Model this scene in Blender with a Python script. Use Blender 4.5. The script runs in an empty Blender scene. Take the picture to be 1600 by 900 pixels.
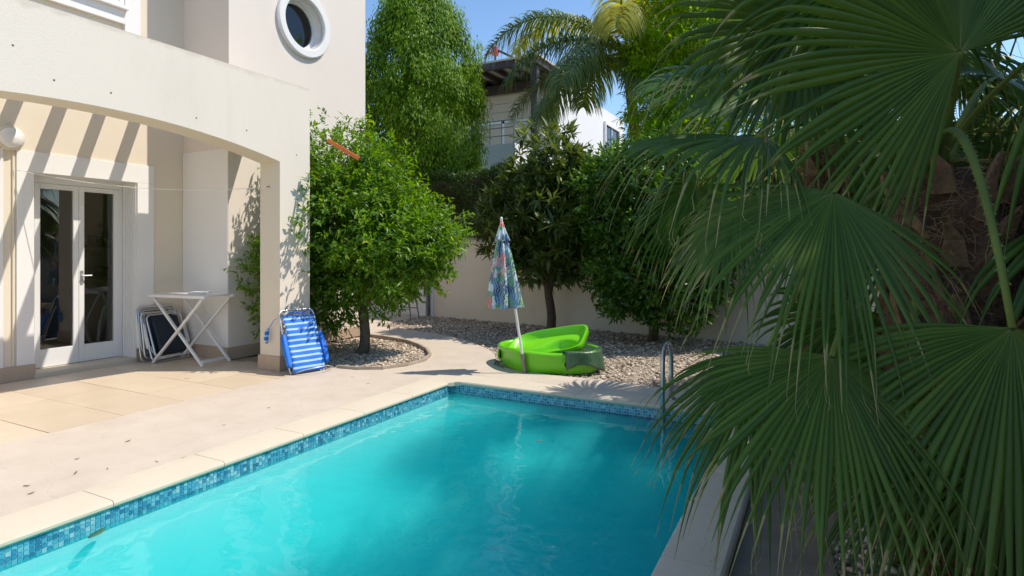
import bpy, bmesh, math, random
import numpy as np
from mathutils import Vector, Matrix
from mathutils.geometry import tessellate_polygon

# ------------------------------------------------------------------ camera, sky, sun, exposure
SC = bpy.context.scene
C = SC.collection
CAMH = 1.4
YAW = math.atan2(480, 925)
cam = bpy.data.cameras.new('camera')
cam.sensor_width = 36.0
cam.lens = 36 * 925 / 1600
cam.shift_y = -58 / 1600
cam.clip_start = 0.05
cam.clip_end = 2000
camo = bpy.data.objects.new('camera', cam)
camo.location = (0, 0, CAMH)
camo.rotation_euler = (math.pi / 2, 0, YAW)
C.objects.link(camo)
SC.camera = camo

SUN = Vector((0.60, 0.32, 1.0)).normalized()
w = bpy.data.worlds.new('World')
SC.world = w
w.use_nodes = True
wn = w.node_tree
for n in list(wn.nodes):
    wn.nodes.remove(n)
sky = wn.nodes.new('ShaderNodeTexSky')
sky.sky_type = 'NISHITA'
sky.sun_disc = False
sky.sun_elevation = math.asin(SUN.z)
sky.sun_rotation = math.atan2(SUN.x, SUN.y)
sky.air_density = 1.0
sky.dust_density = 0.15
sky.ozone_density = 1.6
bg = wn.nodes.new('ShaderNodeBackground')
bg.inputs['Strength'].default_value = 0.14
wo = wn.nodes.new('ShaderNodeOutputWorld')
hs = wn.nodes.new('ShaderNodeHueSaturation')
hs.inputs['Saturation'].default_value = 1.1
wn.links.new(sky.outputs[0], hs.inputs['Color'])
wn.links.new(hs.outputs[0], bg.inputs[0])
wn.links.new(bg.outputs[0], wo.inputs[0])

sl = bpy.data.lights.new('sun', 'SUN')
sl.energy = 3.15
sl.angle = math.radians(0.53)
sl.color = (1.0, 0.92, 0.81)
so = bpy.data.objects.new('sun', sl)
so.rotation_euler = SUN.to_track_quat('Z', 'Y').to_euler()
so.location = (10, 5, 18)
C.objects.link(so)

SC.view_settings.view_transform = 'Standard'
SC.view_settings.look = 'None'
SC.view_settings.gamma = 1
SC.view_settings.exposure = 0.58
SC.view_settings.use_curve_mapping = False
SC.render.engine = 'CYCLES'
cy = SC.cycles
cy.max_bounces = 16
cy.diffuse_bounces = 5
cy.glossy_bounces = 4
cy.transmission_bounces = 6
cy.transparent_max_bounces = 12
cy.volume_bounces = 10
cy.use_denoising = True
cy.caustics_reflective = False
cy.caustics_refractive = False
cy.sample_clamp_indirect = 6

RNG = np.random.default_rng(7)
random.seed(7)
F, HY = 925.0, 392.0
SN, CS = math.sin(YAW), math.cos(YAW)


def atd(x, y, d):                       # photograph pixel + distance -> world point
    l = (x - 800) / F * d
    return Vector((l * CS - d * SN, d * CS + l * SN, CAMH + (HY - y) / F * d))


RIGHT = Vector((CS, SN, 0))
FWD = Vector((-SN, CS, 0))
UP = Vector((0, 0, 1))


# ------------------------------------------------------------------ materials
def mat(name, col=(0.5, 0.5, 0.5), rough=0.6, metal=0.0, spec=0.5, noise=None, bump=None, build=None):
    """noise=(scale, amount, second colour) ; bump=(scale, strength, distance)"""
    m = bpy.data.materials.new(name)
    m.use_nodes = True
    t = m.node_tree
    p = t.nodes['Principled BSDF']
    p.inputs['Base Color'].default_value = (*col, 1)
    p.inputs['Roughness'].default_value = rough
    p.inputs['Metallic'].default_value = metal
    p.inputs['Specular IOR Level'].default_value = spec
    tc = t.nodes.new('ShaderNodeNewGeometry')
    if noise:
        nz = t.nodes.new('ShaderNodeTexNoise')
        nz.inputs['Scale'].default_value = noise[0]
        nz.inputs['Detail'].default_value = 8
        nz.inputs['Roughness'].default_value = 0.65
        t.links.new(tc.outputs['Position'], nz.inputs['Vector'])
        rp = t.nodes.new('ShaderNodeMapRange')
        rp.inputs[1].default_value = 0.35
        rp.inputs[2].default_value = 0.68
        rp.inputs[4].default_value = noise[1]
        t.links.new(nz.outputs[0], rp.inputs[0])
        mx = t.nodes.new('ShaderNodeMix')
        mx.data_type = 'RGBA'
        mx.inputs['A'].default_value = (*col, 1)
        mx.inputs['B'].default_value = (*noise[2], 1)
        t.links.new(rp.outputs[0], mx.inputs['Factor'])
        t.links.new(mx.outputs['Result'], p.inputs['Base Color'])
        m['mix'] = mx.name
    if bump:
        nb = t.nodes.new('ShaderNodeTexNoise')
        nb.inputs['Scale'].default_value = bump[0]
        nb.inputs['Detail'].default_value = 6
        t.links.new(tc.outputs['Position'], nb.inputs['Vector'])
        bp = t.nodes.new('ShaderNodeBump')
        bp.inputs['Strength'].default_value = bump[1]
        bp.inputs['Distance'].default_value = bump[2]
        t.links.new(nb.outputs[0], bp.inputs['Height'])
        t.links.new(bp.outputs[0], p.inputs['Normal'])
    if build:
        build(t, p, tc)
    return m


def add_stains(scale, lo, hi, col, amount, stretch=(1, 1, 1)):
    """a second, larger layer of stain over whatever drives Base Color"""
    def f(t, p, tc):
        mp = t.nodes.new('ShaderNodeMapping')
        mp.inputs['Scale'].default_value = stretch
        t.links.new(tc.outputs['Position'], mp.inputs[0])
        nz = t.nodes.new('ShaderNodeTexNoise')
        nz.inputs['Scale'].default_value = scale
        nz.inputs['Detail'].default_value = 10
        nz.inputs['Roughness'].default_value = 0.7
        t.links.new(mp.outputs[0], nz.inputs['Vector'])
        rp = t.nodes.new('ShaderNodeMapRange')
        rp.inputs[1].default_value = lo
        rp.inputs[2].default_value = hi
        rp.inputs[4].default_value = amount
        t.links.new(nz.outputs[0], rp.inputs[0])
        mx = t.nodes.new('ShaderNodeMix')
        mx.data_type = 'RGBA'
        src = p.inputs['Base Color']
        if src.is_linked:
            t.links.new(src.links[0].from_socket, mx.inputs['A'])
        else:
            mx.inputs['A'].default_value = src.default_value[:]
        mx.inputs['B'].default_value = (*col, 1)
        t.links.new(rp.outputs[0], mx.inputs['Factor'])
        t.links.new(mx.outputs['Result'], p.inputs['Base Color'])
    return f


def leaf_mat(name, c1, c2, c3=None, rough=0.4, trans=0.3, spec=0.5):
    """c1..c2 by the per-leaf random attribute, c3 for the few odd leaves"""
    m = bpy.data.materials.new(name)
    m.use_nodes = True
    t = m.node_tree
    p = t.nodes['Principled BSDF']
    at = t.nodes.new('ShaderNodeAttribute')
    at.attribute_name = 'rnd'
    r = t.nodes.new('ShaderNodeValToRGB')
    r.color_ramp.elements[0].color = (*c1, 1)
    r.color_ramp.elements[1].position = 0.9
    r.color_ramp.elements[1].color = (*c2, 1)
    if c3:
        e = r.color_ramp.elements.new(0.97)
        e.color = (*c3, 1)
    t.links.new(at.outputs['Fac'], r.inputs[0])
    t.links.new(r.outputs[0], p.inputs['Base Color'])
    p.inputs['Roughness'].default_value = rough
    p.inputs['Specular IOR Level'].default_value = spec
    tl = t.nodes.new('ShaderNodeBsdfTranslucent')
    hs = t.nodes.new('ShaderNodeHueSaturation')
    hs.inputs['Hue'].default_value = 0.485
    hs.inputs['Saturation'].default_value = 1.1
    hs.inputs['Value'].default_value = 1.9
    t.links.new(r.outputs[0], hs.inputs['Color'])
    t.links.new(hs.outputs[0], tl.inputs[0])
    mx = t.nodes.new('ShaderNodeMixShader')
    mx.inputs[0].default_value = trans
    t.links.new(p.outputs[0], mx.inputs[1])
    t.links.new(tl.outputs[0], mx.inputs[2])
    t.links.new(mx.outputs[0], t.nodes['Material Output'].inputs['Surface'])
    return m


def glass_mat(name, tint=(0.9, 0.95, 0.95), ior=1.5, boost=1.0, bump=None):
    m = bpy.data.materials.new(name)
    m.use_nodes = True
    t = m.node_tree
    t.nodes.remove(t.nodes['Principled BSDF'])
    fr = t.nodes.new('ShaderNodeFresnel')
    fr.inputs[0].default_value = ior
    tr = t.nodes.new('ShaderNodeBsdfTransparent')
    tr.inputs[0].default_value = (*tint, 1)
    gl = t.nodes.new('ShaderNodeBsdfGlossy')
    gl.inputs['Roughness'].default_value = 0.0
    mx = t.nodes.new('ShaderNodeMixShader')
    if boost != 1.0:
        mu = t.nodes.new('ShaderNodeMath')
        mu.operation = 'MULTIPLY'
        mu.use_clamp = True
        mu.inputs[1].default_value = boost
        t.links.new(fr.outputs[0], mu.inputs[0])
        t.links.new(mu.outputs[0], mx.inputs[0])
    else:
        t.links.new(fr.outputs[0], mx.inputs[0])
    t.links.new(tr.outputs[0], mx.inputs[1])
    t.links.new(gl.outputs[0], mx.inputs[2])
    t.links.new(mx.outputs[0], t.nodes['Material Output'].inputs['Surface'])
    if bump:
        g = t.nodes.new('ShaderNodeNewGeometry')
        n1 = t.nodes.new('ShaderNodeTexNoise')
        n1.inputs['Scale'].default_value = bump[0]
        n1.inputs['Detail'].default_value = 2
        t.links.new(g.outputs['Position'], n1.inputs['Vector'])
        b = t.nodes.new('ShaderNodeBump')
        b.inputs['Strength'].default_value = bump[1]
        b.inputs['Distance'].default_value = bump[2]
        t.links.new(n1.outputs[0], b.inputs['Height'])
        t.links.new(b.outputs[0], gl.inputs['Normal'])
        t.links.new(b.outputs[0], fr.inputs['Normal'])
    return m


M = {}


def facade_build(top, streak=0.30):
    """blotches, vertical rain streaks and a grimy line along the parapet's top edge"""
    def f(t, p, tc):
        add_stains(0.9, 0.55, 0.8, (0.60, 0.54, 0.46), 0.35, (1, 1, 0.5))(t, p, tc)
        add_stains(3.0, 0.60, 0.78, (0.56, 0.50, 0.43), streak, (1, 1, 0.08))(t, p, tc)
        if not top:
            return
        sx = t.nodes.new('ShaderNodeSeparateXYZ')
        t.links.new(tc.outputs['Position'], sx.inputs[0])
        n = t.nodes.new('ShaderNodeTexNoise')
        n.inputs['Scale'].default_value = 7
        n.inputs['Detail'].default_value = 9
        t.links.new(tc.outputs['Position'], n.inputs['Vector'])
        ad = t.nodes.new('ShaderNodeMath')
        ad.operation = 'MULTIPLY_ADD'
        ad.inputs[1].default_value = 0.16
        t.links.new(n.outputs[0], ad.inputs[0])
        t.links.new(sx.outputs['Z'], ad.inputs[2])
        r = t.nodes.new('ShaderNodeMapRange')
        r.inputs[1].default_value = top
        r.inputs[2].default_value = top + 0.04
        r.inputs[4].default_value = 0.42
        t.links.new(ad.outputs[0], r.inputs[0])
        mx = t.nodes.new('ShaderNodeMix')
        mx.data_type = 'RGBA'
        t.links.new(p.inputs['Base Color'].links[0].from_socket, mx.inputs['A'])
        mx.inputs['B'].default_value = (0.56, 0.47, 0.38, 1)
        t.links.new(r.outputs[0], mx.inputs['Factor'])
        t.links.new(mx.outputs['Result'], p.inputs['Base Color'])
    return f


M['facade'] = mat('facade_paint', (0.80, 0.712, 0.612), 0.85, spec=0.2, noise=(1.6, 0.35, (0.76, 0.672, 0.575)), bump=(70, 0.45, 0.005), build=facade_build(3.42))
M['upper'] = mat('upper_wall_paint', (0.79, 0.705, 0.625), 0.85, spec=0.2, noise=(1.6, 0.35, (0.75, 0.665, 0.585)), bump=(70, 0.45, 0.005), build=facade_build(None, 0.22))
M['beige'] = mat('beige_paint', (0.76, 0.675, 0.545), 0.85, spec=0.2, noise=(2.2, 0.35, (0.71, 0.625, 0.50)), bump=(90, 0.25, 0.004))
M['white'] = mat('white_paint', (0.82, 0.80, 0.775), 0.7, spec=0.3, noise=(3, 0.3, (0.76, 0.74, 0.71)), bump=(80, 0.15, 0.003))
M['plinth'] = mat('plinth_stone', (0.50, 0.38, 0.28), 0.6, noise=(6, 0.5, (0.42, 0.31, 0.225)), bump=(60, 0.2, 0.003))
M['gloss_white'] = mat('white_lacquer', (0.82, 0.81, 0.79), 0.35, noise=(8, 0.2, (0.74, 0.73, 0.70)))
M['floor_tile'] = mat('patio_tile', (0.68, 0.55, 0.40), 0.35, spec=0.4, noise=(2.5, 0.8, (0.61, 0.485, 0.345)), bump=(40, 0.08, 0.002))
M['floor_tile2'] = mat('patio_tile_pale', (0.71, 0.58, 0.43), 0.35, spec=0.4, noise=(2.1, 0.8, (0.65, 0.52, 0.375)), bump=(40, 0.08, 0.002))
M['grout'] = mat('grout', (0.36, 0.29, 0.22), 0.9)


def deck_build(t, p, tc):
    add_stains(0.8, 0.5, 0.75, (0.50, 0.41, 0.33), 0.55)(t, p, tc)
    add_stains(5, 0.60, 0.72, (0.42, 0.34, 0.27), 0.5, (1, 2.5, 1))(t, p, tc)
    nz = t.nodes.new('ShaderNodeTexNoise')
    nz.inputs['Scale'].default_value = 2.0
    t.links.new(tc.outputs['Position'], nz.inputs['Vector'])
    mm = t.nodes.new('ShaderNodeMix')
    mm.data_type = 'RGBA'
    mm.inputs['Factor'].default_value = 0.25
    t.links.new(tc.outputs['Position'], mm.inputs['A'])
    t.links.new(nz.outputs['Color'], mm.inputs['B'])
    vo = t.nodes.new('ShaderNodeTexVoronoi')
    vo.feature = 'DISTANCE_TO_EDGE'
    vo.inputs['Scale'].default_value = 2.6
    t.links.new(mm.outputs['Result'], vo.inputs['Vector'])
    rp = t.nodes.new('ShaderNodeMapRange')
    rp.inputs[1].default_value = 0.0
    rp.inputs[2].default_value = 0.025
    t.links.new(vo.outputs['Distance'], rp.inputs[0])
    n2 = t.nodes.new('ShaderNodeTexNoise')
    n2.inputs['Scale'].default_value = 14
    n2.inputs['Detail'].default_value = 8
    t.links.new(tc.outputs['Position'], n2.inputs['Vector'])
    ad = t.nodes.new('ShaderNodeMath')
    ad.operation = 'MULTIPLY_ADD'
    ad.inputs[1].default_value = 0.35
    t.links.new(rp.outputs[0], ad.inputs[0])
    t.links.new(n2.outputs[0], ad.inputs[2])
    b = t.nodes.new('ShaderNodeBump')
    b.inputs['Strength'].default_value = 0.22
    b.inputs['Distance'].default_value = 0.012
    t.links.new(ad.outputs[0], b.inputs['Height'])
    t.links.new(b.outputs[0], p.inputs['Normal'])


M['deck'] = mat('stamped_concrete', (0.62, 0.53, 0.435), 0.75, spec=0.3, noise=(3.2, 0.8, (0.555, 0.46, 0.37)), build=deck_build)
M['coping'] = mat('coping_stone', (0.655, 0.575, 0.45), 0.7, spec=0.3, noise=(3.5, 0.6, (0.60, 0.52, 0.40)), bump=(60, 0.15, 0.003),
                  build=add_stains(2.2, 0.55, 0.75, (0.50, 0.43, 0.32), 0.4))
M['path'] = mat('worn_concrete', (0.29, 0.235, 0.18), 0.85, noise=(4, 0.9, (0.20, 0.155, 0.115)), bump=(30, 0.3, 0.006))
M['mosaic_grout'] = mat('mosaic_grout', (0.70, 0.76, 0.77), 0.7)
for i, c in enumerate([(0.04, 0.26, 0.42), (0.08, 0.37, 0.52), (0.16, 0.48, 0.60), (0.03, 0.18, 0.33), (0.30, 0.56, 0.64)]):
    M['mosaic%d' % i] = mat('mosaic_glass', c, 0.12, spec=0.7, noise=(30, 0.4, tuple(v * 0.7 for v in c)))
M['pool'] = mat('pool_plaster', (0.30, 0.66, 0.70), 0.8, noise=(1.2, 0.5, (0.26, 0.61, 0.66)))
M['soil'] = mat('soil', (0.20, 0.15, 0.105), 0.95, noise=(3, 0.8, (0.11, 0.08, 0.055)), bump=(25, 0.6, 0.02))
M['gravel_bed'] = mat('gravel_dust', (0.48, 0.40, 0.32), 0.95, noise=(9, 0.9, (0.32, 0.255, 0.195)), bump=(60, 0.8, 0.02))
M['wall'] = mat('garden_wall_render', (0.79, 0.72, 0.60), 0.9, spec=0.2, noise=(1.5, 0.6, (0.71, 0.635, 0.52)), bump=(50, 0.3, 0.005),
                build=add_stains(1.1, 0.55, 0.8, (0.48, 0.40, 0.31), 0.5, (1, 1, 0.6)))
M['bark'] = mat('bark', (0.16, 0.105, 0.07), 0.9, noise=(14, 0.9, (0.075, 0.05, 0.035)), bump=(35, 0.8, 0.02))
M['bark_grey'] = mat('bark_grey', (0.20, 0.165, 0.13), 0.9, noise=(14, 0.9, (0.10, 0.08, 0.06)), bump=(35, 0.8, 0.02))
M['alu'] = mat('aluminium', (0.72, 0.72, 0.72), 0.35, metal=0.85, noise=(30, 0.3, (0.6, 0.6, 0.6)))
M['chrome'] = mat('stainless_steel', (0.46, 0.46, 0.46), 0.28, metal=1.0)
M['grey_steel'] = mat('grey_steel', (0.22, 0.21, 0.20), 0.5, metal=0.6)
M['plastic_white'] = mat('white_plastic', (0.80, 0.79, 0.77), 0.4, noise=(7, 0.4, (0.70, 0.68, 0.65)))
M['navy'] = mat('navy_sling', (0.012, 0.022, 0.038), 0.75, noise=(60, 0.4, (0.02, 0.035, 0.055)))
M['dark_wood'] = mat('dark_timber', (0.045, 0.028, 0.020), 0.6, noise=(8, 0.7, (0.025, 0.016, 0.012)))
M['pergola'] = mat('painted_timber', (0.76, 0.70, 0.61), 0.7, noise=(6, 0.5, (0.68, 0.62, 0.54)))
M['orange'] = mat('orange_plastic', (0.75, 0.17, 0.03), 0.5, noise=(12, 0.4, (0.6, 0.12, 0.02)))
M['red'] = mat('red_plastic', (0.65, 0.03, 0.05), 0.5)
M['blue'] = mat('blue_plastic', (0.006, 0.17, 0.72), 0.35, noise=(9, 0.3, (0.005, 0.13, 0.60)))
M['lime'] = mat('lime_plastic', (0.16, 0.58, 0.010), 0.32, spec=0.5, noise=(4, 0.5, (0.13, 0.50, 0.008)))
M['lime_bright'] = mat('bright_lime_plastic', (0.20, 0.66, 0.012), 0.32, noise=(4, 0.4, (0.17, 0.58, 0.010)))
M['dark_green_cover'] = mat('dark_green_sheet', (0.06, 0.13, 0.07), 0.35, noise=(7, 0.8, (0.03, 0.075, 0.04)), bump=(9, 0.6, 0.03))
M['dark'] = mat('dark_rubber', (0.02, 0.02, 0.02), 0.6)
M['nb_white'] = mat('neighbour_white_render', (0.80, 0.79, 0.78), 0.85, spec=0.2, noise=(0.8, 0.4, (0.74, 0.73, 0.72)))
M['nb_shade_grey'] = mat('neighbour_shade_tone_render', (0.50, 0.55, 0.50), 0.85, spec=0.2, noise=(0.8, 0.5, (0.44, 0.49, 0.45)))  # grey-green tone carries the shade of the front faces
M['nb_beige'] = mat('neighbour_cladding', (0.62, 0.53, 0.41), 0.8, spec=0.2, noise=(1.5, 0.5, (0.55, 0.47, 0.36)))
M['curtain'] = mat('curtain_cloth', (0.55, 0.50, 0.43), 0.9, noise=(4, 0.5, (0.45, 0.40, 0.34)))
M['room'] = mat('room_paint', (0.66, 0.58, 0.47), 0.9)
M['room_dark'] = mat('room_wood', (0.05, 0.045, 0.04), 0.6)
M['glass'] = glass_mat('window_glass', (0.86, 0.87, 0.85), 1.5, 1.5)
M['fibre'] = mat('palm_fibre', (0.17, 0.085, 0.048), 0.95, noise=(25, 0.9, (0.06, 0.03, 0.018)), bump=(50, 1.0, 0.03))
M['fibre_pale'] = mat('palm_fibre_pale', (0.30, 0.17, 0.09), 0.9, noise=(25, 0.9, (0.16, 0.08, 0.045)))
M['boot'] = mat('palm_leaf_base', (0.26, 0.135, 0.07), 0.8, noise=(22, 0.9, (0.09, 0.048, 0.028)), bump=(60, 0.8, 0.01))
M['petiole'] = mat('palm_petiole', (0.19, 0.22, 0.045), 0.6, spec=0.2, noise=(6, 0.8, (0.12, 0.15, 0.035)))
M['dry'] = mat('dry_palm_leaf', (0.38, 0.27, 0.14), 0.8, noise=(10, 0.8, (0.26, 0.17, 0.085)))
M['dead_leaf'] = mat('dead_leaf', (0.20, 0.10, 0.045), 0.7, noise=(30, 0.8, (0.11, 0.055, 0.03)))
M['floating_leaf'] = mat('green_floating_leaf', (0.06, 0.17, 0.09), 0.5, noise=(30, 0.8, (0.035, 0.12, 0.06)))
M['l_citrus'] = leaf_mat('citrus_leaf', (0.060, 0.150, 0.012), (0.165, 0.310, 0.022), (0.30, 0.38, 0.04), 0.40, 0.40)
M['l_citrus_dark'] = leaf_mat('dark_citrus_leaf', (0.042, 0.115, 0.016), (0.100, 0.215, 0.024), (0.20, 0.31, 0.04), 0.33, 0.35)
M['l_loquat'] = leaf_mat('loquat_leaf', (0.050, 0.088, 0.020), (0.135, 0.185, 0.036), (0.28, 0.32, 0.06), 0.42, 0.30)
M['l_loquat_new'] = leaf_mat('loquat_new_leaf', (0.17, 0.24, 0.045), (0.26, 0.32, 0.06), None, 0.45, 0.35)
M['l_ficus'] = leaf_mat('ficus_leaf', (0.065, 0.160, 0.004), (0.190, 0.330, 0.008), (0.32, 0.42, 0.02), 0.5, 0.42, spec=0.3)
M['l_hedge'] = leaf_mat('hedge_leaf', (0.030, 0.072, 0.014), (0.075, 0.135, 0.024), (0.24, 0.11, 0.03), 0.5, 0.3)
M['l_bright'] = leaf_mat('feathery_leaf', (0.15, 0.30, 0.010), (0.30, 0.46, 0.016), (0.46, 0.50, 0.03), 0.5, 0.6, spec=0.3)
M['l_queen'] = leaf_mat('queen_palm_leaf', (0.06, 0.12, 0.03), (0.16, 0.22, 0.045), (0.42, 0.35, 0.08), 0.38, 0.3)
M['l_gold'] = leaf_mat('golden_palm_leaf', (0.24, 0.28, 0.03), (0.50, 0.46, 0.07), (0.55, 0.48, 0.10), 0.42, 0.42)
M['l_fan'] = leaf_mat('fan_palm_leaf', (0.045, 0.092, 0.014), (0.110, 0.175, 0.024), (0.36, 0.29, 0.12), 0.42, 0.2, spec=0.3)
M['l_fan_b'] = leaf_mat('back_fan_palm_leaf', (0.048, 0.105, 0.022), (0.105, 0.190, 0.034), (0.34, 0.30, 0.12), 0.42, 0.28, spec=0.4)
M['l_shade'] = leaf_mat('shade_tree_leaf', (0.030, 0.080, 0.012), (0.070, 0.150, 0.02), None, 0.4, 0.25)


def water_material():
    m = glass_mat('pool_water', (1, 1, 1), 1.33, 1.0, bump=(3.6, 0.22, 0.05))
    t = m.node_tree
    va = t.nodes.new('ShaderNodeVolumePrincipled')
    va.inputs['Color'].default_value = (0.10, 0.992, 0.996, 1)
    va.inputs['Absorption Color'].default_value = (0.10, 0.985, 0.99, 1)
    va.inputs['Density'].default_value = 2.2
    va.inputs['Anisotropy'].default_value = 0.2
    t.links.new(va.outputs[0], t.nodes['Material Output'].inputs['Volume'])
    return m


M['water'] = water_material()


def gravel_material():
    def f(t, p, tc):
        at = t.nodes.new('ShaderNodeAttribute')
        at.attribute_name = 'rnd'
        r = t.nodes.new('ShaderNodeValToRGB')
        cs = [(0, (0.22, 0.16, 0.115)), (0.25, (0.52, 0.42, 0.32)), (0.6, (0.66, 0.55, 0.43)), (0.88, (0.80, 0.71, 0.59)), (1, (0.36, 0.23, 0.15))]
        el = r.color_ramp.elements
        el[0].color = (*cs[0][1], 1)
        el[1].color = (*cs[-1][1], 1)
        for q, c in cs[1:-1]:
            el.new(q).color = (*c, 1)
        t.links.new(at.outputs['Fac'], r.inputs[0])
        t.links.new(r.outputs[0], p.inputs['Base Color'])
    return mat('pebbles', rough=0.85, build=f)


M['pebble'] = gravel_material()


def stripe_material():
    def f(t, p, tc):
        co = t.nodes.new('ShaderNodeTexCoord')
        sx = t.nodes.new('ShaderNodeSeparateXYZ')
        t.links.new(co.outputs['Object'], sx.inputs[0])
        mu = t.nodes.new('ShaderNodeMath')
        mu.operation = 'MULTIPLY'
        mu.inputs[1].default_value = 15.5
        t.links.new(sx.outputs['Z'], mu.inputs[0])
        fr = t.nodes.new('ShaderNodeMath')
        fr.operation = 'FRACT'
        t.links.new(mu.outputs[0], fr.inputs[0])
        r = t.nodes.new('ShaderNodeValToRGB')
        r.color_ramp.interpolation = 'CONSTANT'
        r.color_ramp.elements[0].color = (0.008, 0.17, 0.68, 1)
        r.color_ramp.elements[1].position = 0.64
        r.color_ramp.elements[1].color = (0.42, 0.60, 0.80, 1)
        t.links.new(fr.outputs[0], r.inputs[0])
        # a faded, paler zone in the middle of the sling (wear)
        t.links.new(r.outputs[0], p.inputs['Base Color'])
    return mat('blue_striped_sling', rough=0.7, build=f)


M['stripes'] = stripe_material()


def floral_material():
    def f(t, p, tc):
        co = t.nodes.new('ShaderNodeTexCoord')
        nz = t.nodes.new('ShaderNodeTexNoise')
        nz.inputs['Scale'].default_value = 22
        nz.inputs['Detail'].default_value = 3
        t.links.new(co.outputs['Object'], nz.inputs['Vector'])
        mm = t.nodes.new('ShaderNodeMix')
        mm.data_type = 'RGBA'
        mm.inputs['Factor'].default_value = 0.12
        t.links.new(co.outputs['Object'], mm.inputs['A'])
        t.links.new(nz.outputs['Color'], mm.inputs['B'])
        vo = t.nodes.new('ShaderNodeTexVoronoi')
        vo.inputs['Scale'].default_value = 13
        t.links.new(mm.outputs['Result'], vo.inputs['Vector'])
        sx = t.nodes.new('ShaderNodeSeparateColor')
        t.links.new(vo.outputs['Color'], sx.inputs[0])
        r = t.nodes.new('ShaderNodeValToRGB')
        r.color_ramp.interpolation = 'CONSTANT'
        el = r.color_ramp.elements
        el[0].color = (0.016, 0.06, 0.18, 1)
        el[1].position = 0.82
        el[1].color = (0.62, 0.70, 0.74, 1)
        for q, c in [(0.20, (0.06, 0.18, 0.36)), (0.36, (0.10, 0.27, 0.12)), (0.56, (0.64, 0.09, 0.08)), (0.67, (0.70, 0.34, 0.34)), (0.74, (0.18, 0.33, 0.44))]:
            el.new(q).color = (*c, 1)
        t.links.new(sx.outputs[0], r.inputs[0])
        # fine leaf ribs in the print
        wv = t.nodes.new('ShaderNodeTexWave')
        wv.inputs['Scale'].default_value = 16
        wv.inputs['Distortion'].default_value = 9
        wv.inputs['Detail'].default_value = 2
        t.links.new(co.outputs['Object'], wv.inputs['Vector'])
        rp = t.nodes.new('ShaderNodeMapRange')
        rp.inputs[1].default_value = 0.62
        rp.inputs[2].default_value = 0.72
        rp.inputs[4].default_value = 0.55
        t.links.new(wv.outputs['Fac'], rp.inputs[0])
        m2 = t.nodes.new('ShaderNodeMix')
        m2.data_type = 'RGBA'
        t.links.new(rp.outputs[0], m2.inputs['Factor'])
        t.links.new(r.outputs[0], m2.inputs['A'])
        m2.inputs['B'].default_value = (0.58, 0.68, 0.66, 1)
        t.links.new(m2.outputs['Result'], p.inputs['Base Color'])
    return mat('tropical_print_cloth', rough=0.8, build=f)


M['floral'] = floral_material()


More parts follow.
